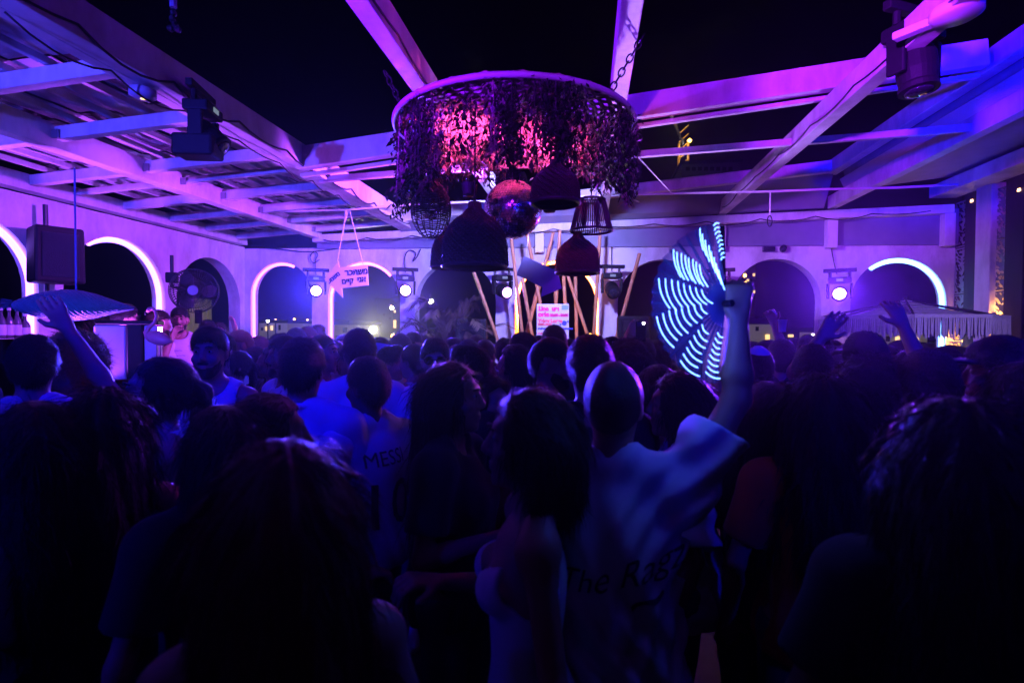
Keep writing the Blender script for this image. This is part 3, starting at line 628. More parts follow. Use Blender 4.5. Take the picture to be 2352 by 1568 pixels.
# ------------------------------------------------------------------ palms
frondm = mat('palm_frond', (.10, .075, .05), .5, vary=.5, scale=6)
def palm(base, h, n, spread, label, seed, upness=.9, name='palm_plant'):
    r_ = random.Random(seed); t = tag(empty(name, base), label, 'plant')
    MB().lathe([(.16, 0), (.20, .36), (.21, .40), (.18, .40), (.17, .34)], 20).obj('pot', mat('clay_pot', (.20, .09, .05), .7), t, smooth=False)
    for k in range(n):
        a = 2*math.pi*k/n+r_.uniform(-.3, .3); L = h*r_.uniform(.75, 1.1); out = spread*r_.uniform(.5, 1.1); pts = []
        for i in range(9):
            s_ = i/8; pts.append(Vector((math.cos(a)*out*s_**2.1, math.sin(a)*out*s_**2.1, .36+L*upness*(s_-.40*s_**4))))
        g = MB(); g.tube(pts, [.008*(1-.8*i/8) for i in range(9)], 5)
        for i in range(64):
            s_ = .22+.78*i/63; f_ = s_*8; j = min(7, int(f_)); p = pts[j].lerp(pts[j+1], f_-j); d = (pts[j+1]-pts[j]).normalized()
            for sd in (-1, 1):
                side = d.cross(Vector((0, 0, 1))).normalized()*sd; ll = .27*(1-.75*abs(s_-.5))*r_.uniform(.8, 1.1)
                tip = p+(side*.7+d*.95+Vector((0, 0, -.30*r_.random()))).normalized()*ll; w = d*.009
                g.add([p-w, p+w, (p+tip)/2+w*1.2, tip, (p+tip)/2-w*.6], [(0, 1, 2, 3, 4)])
        g.obj('frond', frondm, t)
    return t
pb = U(1040, 770, Y=7.35); palm((pb.x, pb.y, 0), 3.15, 17, .85, 'feathery palm growing in front of the third arch', 2)
pb = U(1000, 770, Y=7.55); palm((pb.x, pb.y, 0), 2.75, 12, .7, 'smaller palm with dark fronds beside the first loudspeaker', 5)
pb = U(205, 760, X=XL-.45); palm((pb.x, pb.y, 0), 2.6, 10, .5, 'spiky dark plant outside the arch behind the bar', 8, name='spiky_plant')

# ------------------------------------------------------------------ wall fan
fp = U(447, 668, z=6.15); fan = tag(empty('wall_fan', fp), 'big round black wall fan in front of the third bar arch', 'fan')
fan.rotation_euler = (0, 0, R(28)); fr = .25; g = MB()
for rr2 in (.08, .14, .20, .25):
    for yy in ((-.05,) if rr2 < .25 else (-.05, .0, .05)): g.tube([(rr2*math.cos(a), yy+(.03 if rr2 < .25 else 0)*(1-rr2/.25)*-1, rr2*math.sin(a)) for a in np.linspace(0, 6.283, 40, endpoint=False)], .004, 5, closed=True)
for k in range(54):
    a = 2*math.pi*k/54; g.tube([(.05*math.cos(a), -.085, .05*math.sin(a)), (.16*math.cos(a+.1), -.075, .16*math.sin(a+.1)), (.25*math.cos(a+.2), -.03, .25*math.sin(a+.2)), (.25*math.cos(a+.2), .05, .25*math.sin(a+.2)), (.05*math.cos(a), .09, .05*math.sin(a))], .0032, 4)
g.obj('guard', M_dark, fan)
MB().lathe([(.002, -.09), (.05, -.088), (.055, -.07), (.002, -.07)], 20).obj('badge', mat('badge_metal', (.12, .12, .13), .3), fan, rot=(R(90), 0, 0), loc=(0, -.165, 0))
for k in range(3):
    a = 2*math.pi*k/3; g = MB(); vs = []
    for i in range(7):
        r2 = .05+.18*i/6; da = .5*math.sin(math.pi*(i+1)/8)
        for s_ in (-1, 1): vs.append((r2*math.cos(a+s_*da), s_*.03, r2*math.sin(a+s_*da)))
    g.add(vs, [(2*i, 2*i+1, 2*i+3, 2*i+2) for i in range(6)]); g.obj('blade', mat('fan_blade', (.06, .06, .07), .35), fan)
MB().lathe([(.03, -.03), (.07, -.02), (.07, .10), (.04, .14)], 20).obj('motor', M_black, fan, rot=(R(-90), 0, 0))
MB().tube([(-.02, .12, 0), (-.27, .20, .05), (-.27, .20, .42)], .02, 8).obj('bracket', M_dark, fan); MB().box((-.33, .16, .10), (-.21, .25, .22)).obj('switch_box', M_black, fan, bevel=.01)

# ------------------------------------------------------------------ blue pod lamp
pp = U(168, 701, z=4.3); pod = tag(empty('pod_lamp', pp), 'long blue woven pod lamp hanging over the bar', 'pendant lamp'); pod.rotation_euler = (0, 0, R(38))
podm = mat('blue_cane', (.02, .10, .17), .5, vary=.4, scale=30, bump=.8, bscale=90); kk = 4.3/FPX
xs_ = np.linspace(-105, 115, 46); prof = np.interp(xs_, [-105, -92, -70, -40, -10, 15, 45, 75, 100, 115], [8, 15, 25, 33, 36.5, 35, 28, 17, 8, 3])
V = []; F = []; nn = 40
for i, (x, r) in enumerate(zip(xs_, prof)):
    for j in range(nn):
        a = 2*math.pi*j/nn; rr2 = r*(1+.035*(((i+j) % 2)-.5)); V.append((x*kk, rr2*math.cos(a)*kk, (rr2*math.sin(a)*.98-.0008*x*x*.4)*kk))
F = [(i*nn+j, (i+1)*nn+j, (i+1)*nn+(j+1) % nn, i*nn+(j+1) % nn) for i in range(45) for j in range(nn)]
me = bpy.data.meshes.new('woven_shell'); me.from_pydata(V, [], F); me.update(); meshobj('woven_shell', me, podm, pod)
g = MB(); rj = random.Random(2)
for k in range(46):
    a = rj.uniform(0, 6.28); r2 = 8*kk; g.tube([(-104*kk, r2*math.cos(a), r2*math.sin(a)), ((-112-rj.random()*10)*kk, r2*1.3*math.cos(a+.2), r2*1.2*math.sin(a)), ((-116-rj.random()*16)*kk, r2*1.9*math.cos(a+.3), r2*1.5*math.sin(a)-rj.random()*.01)], .0014, 4)
g.obj('frayed_end', podm, pod)
zr = U(176, 392, z=4.35).z; MB().tube([(.02, 0, 34*kk), (.02, 0, zr-pp.z)], .007, 6).obj('rope', mat('blue_rope', (.05, .12, .4), .7), pod)
# added blue lamp on the bar top, there only to colour the pod
blp = U(190, 800, z=3.9)
bl = tag(empty('pod_fill_lamp', (blp.x, blp.y, blp.z)), 'added blue fill lamp on the bar below the pod lamp', 'lamp'); MB().lathe([(.05, -.05), (.055, 0), (.03, .03), (.002, .035)], 18).obj('body', M_black, bl)
spot('pod_fill_beam', blp+Vector((0, 0, .06)), pp, (.01, .35, 1), 2.2, 70, .6, .03)

up = Vector((-4.35, 3.9, 1.16)); ul = tag(empty('pergola_fill_light', up), 'added violet fill light on the bar top aimed at the pergola', 'lamp')  # added lamp, unseen behind the crowd, to brighten the pergola film
MB().lathe([(.06, -.03), (.06, .03), (.05, .05), (.045, .05)], 18).obj('body', M_black, ul); MB().lathe([(.044, .049), (.002, .055)], 18, cap=False).obj('lens', lens_mat('violet_up', (.5, .1, 1), 8), ul)
spot('pergola_fill_beam', up+Vector((0, 0, .08)), (-3.7, 4.6, 3.5), (.34, .055, 1), 640, 84, .3, .03)
# ------------------------------------------------------------------ bar counter, dispenser, bottles, flamingo
bar = tag(empty('bar_counter', (-4.6, 4.5, 0)), 'white bar counter under the pergola by the arched wall', 'bar counter')
kid(MB().box((-4.85, 2.2, 0), (-4.3, 6.4, 1.08)).obj('front', M_wall), bar); kid(MB().box((-4.9, 2.1, 1.08), (-4.2, 6.5, 1.13)).obj('counter_top', darkwood, bevel=.01), bar)
glass = mat('bottle_glass', (.10, .10, .12), .08, spec=.8, vary=.1); frost = mat('bottle_label', (.72, .70, .74), .5, vary=.08)
bsh = U(30, 776, X=XL-.1)
tag(MB().box((XL-.19, bsh.y-.9, bsh.z-.03), (XL+.10, bsh.y+.55, bsh.z)).obj('bottle_shelf', M_wall, bevel=.004), 'white shelf board in the arch by the left edge holding bottles', 'shelf')
bt0 = None; BL = ['dark necked bottle at the left edge of the photo, outermost on the shelf', 'dark necked bottle second from the left edge on the shelf', 'dark necked bottle third from the left edge on the shelf', 'squat pale bottle nearest the neon strip on the shelf']
for i, xd in enumerate((3, 21, 39, 57)):
    y = U(xd, 770, X=XL-.02).y
    if bt0 is None:
        t = bt0 = empty('bottle', (XL-.02, y, bsh.z)); pr = [(.034, 0), (.038, .01), (.038, .15), (.030, .185), (.014, .22), (.013, .275), (.016, .277), (.016, .29)]
        MB().lathe(pr, 18).obj('glass', glass, t, smooth=True); MB().lathe([(.0390, .03), (.0390, .13)], 18, cap=False).obj('label', frost, t, smooth=True); MB().lathe([(.017, .268), (.017, .295)], 14).obj('cap', frost, t)
    else:
        t = copy_tree(bt0); t.location = (XL-.02, y, bsh.z)
    if i == 3: t.scale = (1.2, 1.2, .8)
    tag(t, BL[i], 'bottle', 'bottles on the shelf')
dz = U(290, 800, z=4.7); dp = tag(empty('drink_dispenser', (dz.x, dz.y, 1.13), R(30)), 'black drink dispenser with a glossy tank on the bar', 'drink dispenser')
ztop = U(300, 736, z=4.7).z-1.13
MB().box((.02, -.08, 0), (.14, .12, ztop)).obj('column', M_black, dp, bevel=.01); MB().box((-.20, -.10, ztop-.035), (.26, .14, ztop)).obj('top_lid', M_black, dp, bevel=.008)
MB().box((-.22, -.06, .14), (.015, .12, ztop-.04)).obj('tank', mat('glossy_tank', (.55, .50, .56), .12, spec=.8, vary=.1), dp, bevel=.015)
MB().box((.145, -.06, .14), (.25, .12, ztop-.04)).obj('tank', mat('glossy_tank', (.55, .50, .56), .12), dp, bevel=.015)
MB().box((-.22, -.12, 0), (.26, .14, .12)).obj('base', M_black, dp, bevel=.015); MB().tube([(-.10, -.07, .17), (-.10, -.12, .17), (-.10, -.12, .13)], .012, 8).obj('tap', frost, dp)
fz = 4.35; fm = tag(empty('flamingo_figure', (U(362, 778, z=fz).x, U(362, 778, z=fz).y, 1.13)), 'pink flamingo figure with a curved neck beside the drink dispenser', 'figurine')
pinkf = mat('flamingo_pink', (.65, .20, .24), .45, vary=.2); fb = Vector(fm.location)
nk = [U(x, y, z=fz)-fb for x, y in ((338, 716), (343, 710), (350, 708), (357, 714), (360, 727), (355, 741), (342, 752), (336, 763), (340, 772), (350, 776))]
MB().tube(nk, [.012, .018, .014, .013, .013, .014, .016, .02, .03, .04], 10).obj('neck', pinkf, fm, smooth=True)
MB().tube([U(339, 713, z=fz)-fb, U(334, 718, z=fz)-fb, U(334, 724, z=fz)-fb], [.012, .009, .002], 8).obj('beak', M_black, fm, smooth=True)
bc = U(364, 776, z=fz)-fb
V = MB().lathe([(.004, -.10), (.035, -.085), (.055, -.03), (.058, .02), (.04, .08), (.006, .13)], 16); V.obj('body', pinkf, fm, smooth=True, loc=bc, rot=(0, R(105), 0))
for s in (-.015, .02): MB().tube([bc+Vector((s, 0, -.04)), Vector((bc.x+s, bc.y, 0))], .006, 6).obj('leg', pinkf, fm)

# ------------------------------------------------------------------ fringed parasol
uz = 5.1; ua = U(2080, 689, z=uz); um = tag(empty('fringed_parasol', (ua.x, ua.y, 0), R(10)), 'low crocheted parasol with a long fringe before the ice white arch', 'parasol')
crochet = mat('crochet_cloth', (.55, .48, .46), .8, vary=.35, scale=25, bump=.8, bscale=80); fringe = mat('fringe_cotton', (.62, .55, .52), .85, vary=.3, scale=60)
RU = .75; ze = U(2090, 730, z=uz).z; N8 = 8
rim = [Vector((RU*math.cos(2*math.pi*k/N8+.2), RU*math.sin(2*math.pi*k/N8+.2), ze)) for k in range(N8)]; apex = Vector((0, 0, ua.z))
for k in range(N8):
    a, b = rim[k], rim[(k+1) % N8]; g = MB(); n = 9
    for i in range(n):                    # open crochet bands with a gap between them
        t0, t1 = (i+.04)/n, (i+.93)/n
        p = [apex.lerp(a, t0), apex.lerp(b, t0), apex.lerp(b, t1), apex.lerp(a, t1)]; sg_ = Vector((0, 0, -.03*math.sin(math.pi*t0)))
        g.add([q+sg_ for q in p]+[q+sg_+Vector((0, 0, .006)) for q in p], [(0, 1, 2, 3), (7, 6, 5, 4), (0, 3, 7, 4), (1, 5, 6, 2), (3, 2, 6, 7)])
    g.obj('canopy_panel', crochet, um)
    MB().tube([apex, a], .009, 6).obj('rib', darkwood, um)
    g = MB(); m_ = 34
    for i in range(m_):
        t0, t1 = (i+.1)/m_, (i+.8)/m_; p, q = a.lerp(b, t0), a.lerp(b, t1); L = .17+.02*math.sin(i*1.7+k); w_ = (q-p).cross(Vector((0, 0, 1))).normalized()*.006
        j = Vector((0, 0, -L))+w_*math.sin(i*2.3+k)*2
        g.add([p, q, q+j, p+j, p+w_, q+w_, q+j+w_, p+j+w_], [(0, 1, 2, 3), (7, 6, 5, 4), (0, 3, 7, 4), (1, 5, 6, 2)])
    g.bar(a, b, .012, .03); g.obj('fringe', fringe, um)
MB().tube([(0, 0, 0), (0, 0, ua.z+.03)], .02, 10).obj('pole', darkwood, um); MB().lathe([(.22, 0), (.22, .05), (.05, .08), (.03, .12)], 24).obj('base', M_dark, um)

# ------------------------------------------------------------------ leaf-cut lantern panels on the right wall
cutm = mat('patinated_metal', (.26, .30, .29), .45, metal=.2, vary=.5, scale=12); XP = XR-.02
def lantern(xd0, xd1, ztop, zbot, zglow, label, seed):
    y1, y0 = U(xd0, 600, X=XP).y, U(xd1, 600, X=XP).y; t = tag(empty('lantern_column', (XP, (y0+y1)/2, 0)), label, 'lantern', 'leaf-cut lanterns on the side wall')
    r_ = random.Random(seed); w = (y1-y0)/2; z = ztop
    while z > zbot:
        h = min(.62, z-zbot); nx, nz = 30, int(62*h/.62); leaves = []
        for k in range(int(72*h/.62)):
            s_ = (k % 2)*2-1; zz = (k/(72*h/.62))*h; c = (r_.uniform(.1, .9)*w*s_, zz+r_.uniform(-.03, .03)); leaves.append((c, math.atan2(r_.uniform(.3, 1.2), s_)+r_.uniform(-.3, .3), r_.uniform(.030, .050), r_.uniform(.011, .017)))
        g = MB(); vs = [(0, -w+2*w*i/nx, z-h+.006+(h-.012)*j/nz) for i in range(nx+1) for j in range(nz+1)]; fs = []
        for i in range(nx):
            for j in range(nz):
                py, pz = -w+2*w*(i+.5)/nx, h*(j+.5)/nz; hole = False
                if 1 < i < nx-2 and 1 < j < nz-2:
                    for (cy, cz), an, L, B in leaves:
                        u = (py-cy)*math.cos(an)+(pz-cz)*math.sin(an); v = -(py-cy)*math.sin(an)+(pz-cz)*math.cos(an)
                        if abs(u) < L and abs(v) < B*(1-(u/L)**2): hole = True; break
                if not hole: fs.append((i*(nz+1)+j, i*(nz+1)+j+1, (i+1)*(nz+1)+j+1, (i+1)*(nz+1)+j))
        g.add(vs, fs); g.obj('cut_panel', cutm, t); z -= h
    for s in (-1, 1): MB().box((.001, s*w-.006, zbot), (.15, s*w+.006, ztop)).obj('side', darkwood, t)
    MB().box((.10, -w+.01, zbot+.05), (.115, w-.01, zglow)).obj('diffuser', mat('warm_diffuser', (.8, .6, .3), .6, emit=(1, .34, .04), strength=24), t)
    point('lantern_bulb', (XP+.05, (y0+y1)/2, zglow-.25), (1, .40, .08), 22, .03)
    return t
lantern(2193, 2228, zl-.08, .9, 1.95, 'leaf-cut metal lantern column glowing amber below the parasol fringe', 1)
lantern(2280, 2330, zl-.08, .9, 2.15, 'leaf-cut metal lantern column at the right edge beyond the white post', 2)
for xd, yd in ((2236, 462), (2345, 437)):
    p = U(xd, yd, X=XR-.02); d_ = tag(MB().lathe([(.03, .02), (.035, -.01), (.002, -.02)], 14).obj('spot_bulb', lens_mat('warm', (1, .5, .15), 6), loc=p), 'small warm bulb under the lintel %s' % ('beside the white post' if xd < 2300 else 'at the right edge'), 'lamp', 'bulbs under the lintel')

# ------------------------------------------------------------------ small things on the walls
cp_ = U(1798, 572, Y=7.93); sc = tag(empty('security_camera', cp_), 'small dome security camera on the back wall parapet', 'security camera')
MB().lathe([(.04, .05), (.045, 0), (.03, -.04), (.002, -.05)], 18).obj('dome', M_black, sc, smooth=True, rot=(R(70), 0, 0))
MB().box((-.26, -.01, -.03), (-.10, .04, .04)).obj('junction_box', M_dark, sc, bevel=.005)
def cable(pts, label, Y=7.96, r=.007, m=M_cable):
    P = [U(x, y, Y=Y) for x, y in pts]; Q = []
    for i in range(len(P)-1):
        p0 = P[max(0, i-1)]; p1 = P[i]; p2 = P[i+1]; p3 = P[min(len(P)-1, i+2)]
        for k in range(6):
            t = k/6; Q.append(.5*((2*p1)+(p2-p0)*t+(2*p0-5*p1+4*p2-p3)*t*t+(3*p1-p0-3*p2+p3)*t**3))
    Q.append(P[-1]); return tag(MB().tube(Q, r, 6).obj('cable', m, smooth=True), label, 'cable', 'loose cables')
cable([(575, 566), (640, 572), (700, 578), (760, 573), (800, 566), (850, 561)], 'black cable sagging along the wall above the corner arch')
cable([(726, 632), (724, 600), (730, 585), (722, 578), (712, 590), (720, 604), (734, 596)], 'coiled cable above the light beside the corner arch')
cable([(931, 626), (930, 590), (940, 575), (955, 582), (948, 600), (958, 590), (966, 572)], 'coiled cable on the wall above the second lit light')
cable([(1405, 622), (1405, 570), (1410, 561), (1440, 556), (1500, 555)], 'black cable running from the switched off light along the parapet')
cable([(1922, 630), (1915, 600), (1910, 570), (1912, 556), (1925, 548)], 'cable hanging to the light beside the parasol')
cable([(1766, 560), (1780, 552), (1800, 556), (1830, 552)], 'short cable above the security camera')
o = tag(MB().tube([U(104, 470, X=XL+.12), U(106, 560, X=XL+.12), U(108, 700, X=XL+.12)], .022, 8).obj('conduit_pipe', M_dark), 'vertical conduit pipe on the pier beside the wall loudspeaker', 'pipe')
hg = tag(empty('dangling_rigging', U(398, 20, z=2.6)), 'dangling rigging hook at the top edge above the pergola', 'hook'); hb = Vector(hg.location)
MB().tube([U(398, -60, z=2.6)-hb, U(398, 18, z=2.6)-hb], .016, 8).obj('strap', mat('rigging_strap', (.2, .18, .3), .6), hg)
for i, (x, y) in enumerate(((399, 30), (396, 44), (402, 57), (392, 66), (408, 68))): MB().lathe([(.004, -.018), (.014, -.012), (.016, .004), (.006, .018)], 10).obj('shackle', M_dark, hg, loc=U(x, y, z=2.6)-hb, rot=(R(40*i), R(25*i), 0))
# ------------------------------------------------------------------ the city beyond the arches
night = mat('night_facade', (.05, .05, .06), .8); cream = mat('cream_facade', (.50, .42, .30), .8, vary=.15)
lamp_w = mat('street_lamp_glow', (.8, .8, .8), .5, emit=(1, .95, .80), strength=60, light=False); lamp_a = mat('amber_lamp_glow', (.8, .6, .3), .5, emit=(1, .5, .08), strength=14, light=False)
win_w = mat('lit_window', (.6, .5, .3), .5, emit=(1, .62, .22), strength=1.6, light=False); win_d = mat('dark_window', (.02, .02, .025), .2)
glow = mat('glowing_facade', (.55, .48, .34), .8, emit=(.75, .62, .36), strength=.10, vary=.5, scale=.5, light=False)  # faint wall emission stands in for floodlight falling on the facades
def building(x0, x1, ytop, Y, depth, label, m, wins=(), zb=-12, name='building', ribs=0):
    a, b = U(x0, ytop, Y=Y), U(x1, ytop, Y=Y); t = tag(empty(name, (a.x, Y, zb)), label, 'building', 'city buildings')
    MB().box((0, 0, 0), (b.x-a.x, depth, max(a.z, b.z)-zb)).obj('wall', m, t); MB().box((-.15, -.15, max(a.z, b.z)-zb+.002), (b.x-a.x+.15, depth+.15, max(a.z, b.z)-zb+.3)).obj('roof', night, t)
    for (wx, wy, ww, wh, wm) in wins:
        p, q = U(wx, wy, Y=Y), U(wx+ww, wy+wh, Y=Y); w = MB().box((p.x-a.x, -.05, q.z-zb), (q.x-a.x, -.01, p.z-zb)).obj('window', wm, t)
    for k in range(ribs):
        x = (b.x-a.x)*(k+.5)/ribs; MB().box((x-.05, -.06, .1), (x+.05, -.002, max(a.z, b.z)-zb-.05)).obj('cladding_rib', m, t)
    return t
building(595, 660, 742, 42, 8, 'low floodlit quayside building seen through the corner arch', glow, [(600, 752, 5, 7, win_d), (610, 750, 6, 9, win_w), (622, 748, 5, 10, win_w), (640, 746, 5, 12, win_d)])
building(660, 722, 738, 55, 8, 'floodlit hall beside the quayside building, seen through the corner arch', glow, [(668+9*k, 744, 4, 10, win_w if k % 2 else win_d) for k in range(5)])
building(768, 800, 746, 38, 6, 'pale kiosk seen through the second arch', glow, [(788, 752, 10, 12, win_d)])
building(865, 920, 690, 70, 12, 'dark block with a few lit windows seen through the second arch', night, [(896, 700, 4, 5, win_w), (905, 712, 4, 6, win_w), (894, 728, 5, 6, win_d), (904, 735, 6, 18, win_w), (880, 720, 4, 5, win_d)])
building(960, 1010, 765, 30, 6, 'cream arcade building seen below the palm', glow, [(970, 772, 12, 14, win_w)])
building(1185, 1240, 766, 46, 6, 'dark low building behind the bamboo poles', night, [(1190, 770, 6, 5, win_w), (1205, 772, 5, 5, win_d)])
tw = [(1708+7*(k % 4), 628+13*(k//4), 5, 6, win_w if (k*7) % 5 < 2 else win_d) for k in range(20)]
building(1700, 1736, 600, 60, 14, 'tall apartment tower with lit balconies seen beside the raised fan', night, tw, name='apartment_tower')
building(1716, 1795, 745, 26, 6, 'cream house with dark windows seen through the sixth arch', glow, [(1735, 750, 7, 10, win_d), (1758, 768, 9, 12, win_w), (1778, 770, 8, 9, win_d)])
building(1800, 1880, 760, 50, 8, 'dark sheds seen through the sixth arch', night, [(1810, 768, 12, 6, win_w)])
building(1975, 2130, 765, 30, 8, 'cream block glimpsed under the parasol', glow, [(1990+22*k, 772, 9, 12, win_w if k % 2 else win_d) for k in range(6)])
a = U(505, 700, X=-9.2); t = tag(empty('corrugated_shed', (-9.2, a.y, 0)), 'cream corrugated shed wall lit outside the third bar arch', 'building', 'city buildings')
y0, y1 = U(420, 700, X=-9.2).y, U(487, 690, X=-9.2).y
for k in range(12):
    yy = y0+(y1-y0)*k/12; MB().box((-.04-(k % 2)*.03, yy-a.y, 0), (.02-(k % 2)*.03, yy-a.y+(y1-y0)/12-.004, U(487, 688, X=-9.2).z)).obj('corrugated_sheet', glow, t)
building(1565, 1700, 378, 55, 10, 'dark rooftop block beyond the roof opening', mat('grey_green_facade', (.10, .12, .10), .8), [(1575+14*k, 384, 9, 8, win_d) for k in range(8)], name='rooftop_block')
# lamps in the city
def lamp(xd, yd, Y, r, m, label, pole=True):
    p = U(xd, yd, Y=Y); t = tag(empty('street_lamp', (p.x, p.y, -12)), label, 'street lamp', 'city lamps')
    MB().lathe([(.01*r, -r), (.7*r, -.7*r), (r, 0), (.7*r, .7*r), (.01*r, r)], 14).obj('globe', m, t, smooth=True, loc=(0, 0, p.z+12))
    if pole: MB().tube([(0, 0, 0), (0, 0, p.z+12-r)], .06, 6).obj('pole', night, t)
for i, (x, y) in enumerate(((615, 737), (633, 735), (649, 741), (664, 738), (676, 733), (684, 741), (693, 737), (706, 735), (716, 734))):
    lamp(x, y, 40+2*i, .09, lamp_w if i % 3 == 0 else lamp_a, '%s of the harbour lamps from the left in the corner arch' % ('first', 'second', 'third', 'fourth', 'fifth', 'sixth', 'seventh', 'eighth', 'ninth')[i])
lamp(857, 757, 24, .17, mat('flood_glow', (.8, .8, .8), .5, emit=(1, 1, .85), strength=120, light=False), 'glaring white floodlight seen through the second arch')
spot('flood_beam', U(857, 757, Y=23.7), CAM, (1, .95, .6), 3200, 12, .7, .12)
lamp(900, 707, 66, .22, lamp_w, 'high white lamp through the second arch'); lamp(903, 772, 30, .14, lamp_a, 'amber lamp through the second arch')
lamp(990, 692, 60, .28, lamp_w, 'white lamp high in the palm arch'); lamp(1355, 770, 40, .16, lamp_a, 'amber lamp through the amber arch'); lamp(1366, 753, 44, .14, lamp_a, 'amber lamp beside the amber strip')
lamp(1868, 771, 30, .10, lamp_w, 'white lamp low in the sixth arch'); lamp(1711, 633, 55, .16, lamp_a, 'amber balcony lamp on the tower', False); lamp(1712, 650, 55, .16, lamp_a, 'second amber balcony lamp on the tower', False)
ct = tag(empty('tower_crane', (U(1570, 350, Y=60).x, 60, -12)), 'tower crane with amber lights beyond the roof opening', 'crane'); cz = lambda y: U(1570, y, Y=60).z+12
g = MB()
for s in (-.5, .5): g.tube([(s, 0, 0), (s, 0, cz(330))], .12, 4)
for k in range(40): g.tube([(-.5, 0, k*.9), (.5, 0, (k+1)*.9)], .06, 4)
g.obj('mast', mat('crane_yellow_glow', (.4, .2, .04), .6, emit=(1, .4, .03), strength=.25, light=False), ct)  # mast emission stands in for lamp light on the yellow steel
MB().tube([(0, 0, cz(330)), (-1.6, 0, cz(255))], .16, 5).obj('jib', night, ct)
for x, y, m in ((1584, 323, lamp_a), (1567, 344, lamp_w), (1553, 278, lamp_a), (1549, 256, lamp_w)):
    p = U(x, y, Y=59.6); MB().lathe([(.02, -.22), (.24, 0), (.02, .22)], 10).obj('beacon', m, ct, loc=p-Vector(ct.location))
# ------------------------------------------------------------------ people: signed-distance bodies meshed with surface nets
def surface_nets(xs, ys, zs, F):
    nx, ny, nz = F.shape; inside = F < 0
    cs = inside[:-1, :-1, :-1].astype(np.int8); cnt = np.zeros((nx-1, ny-1, nz-1), np.int8)
    for a in (0, 1):
        for b in (0, 1):
            for c in (0, 1): cnt += inside[a:nx-1+a, b:ny-1+b, c:nz-1+c]
    act = (cnt > 0) & (cnt < 8); I, J, K = np.nonzero(act); n = len(I)
    if n == 0: return np.zeros((0, 3)), []
    idx = -np.ones(act.shape, np.int64); idx[I, J, K] = np.arange(n)
    acc = np.zeros((n, 3)); w = np.zeros(n)
    G = [xs, ys, zs]
    for ax in range(3):
        o1, o2 = [(1, 2), (0, 2), (0, 1)][ax]
        for a in (0, 1):
            for b in (0, 1):
                p0 = [I.copy(), J.copy(), K.copy()]; p0[o1] = p0[o1]+a; p0[o2] = p0[o2]+b
                p1 = [q.copy() for q in p0]; p1[ax] = p1[ax]+1
                f0 = F[tuple(p0)]; f1 = F[tuple(p1)]; m = (f0 < 0) != (f1 < 0)
                t = np.where(m, f0/np.where(m, f0-f1, 1), 0)
                P = np.stack([G[0][p0[0]], G[1][p0[1]], G[2][p0[2]]], 1); g = G[ax]; P[:, ax] = g[p0[ax]]+t*(g[p1[ax]]-g[p0[ax]])
                acc[m] += P[m]; w[m] += 1
    V = acc/w[:, None]; Q = []
    for ax in range(3):
        sl0 = [slice(None)]*3; sl1 = [slice(None)]*3; sl0[ax] = slice(0, -1); sl1[ax] = slice(1, None)
        a0 = inside[tuple(sl0)]; a1 = inside[tuple(sl1)]; o1, o2 = [(1, 2), (2, 0), (0, 1)][ax]
        ch = a0 != a1; E = np.nonzero(ch); E = [np.array(e) for e in E]
        ok = (E[o1] > 0) & (E[o2] > 0) & (E[o1] < act.shape[o1]) & (E[o2] < act.shape[o2]); E = [e[ok] for e in E]; fl = a0[tuple(E)]
        def cell(d1, d2):
            c = [e.copy() for e in E]; c[o1] = c[o1]-d1; c[o2] = c[o2]-d2; return idx[tuple(c)]
        q = np.stack([cell(1, 1), cell(0, 1), cell(0, 0), cell(1, 0)], 1); q[~fl] = q[~fl][:, ::-1]; Q.append(q)
    return V, np.concatenate(Q)
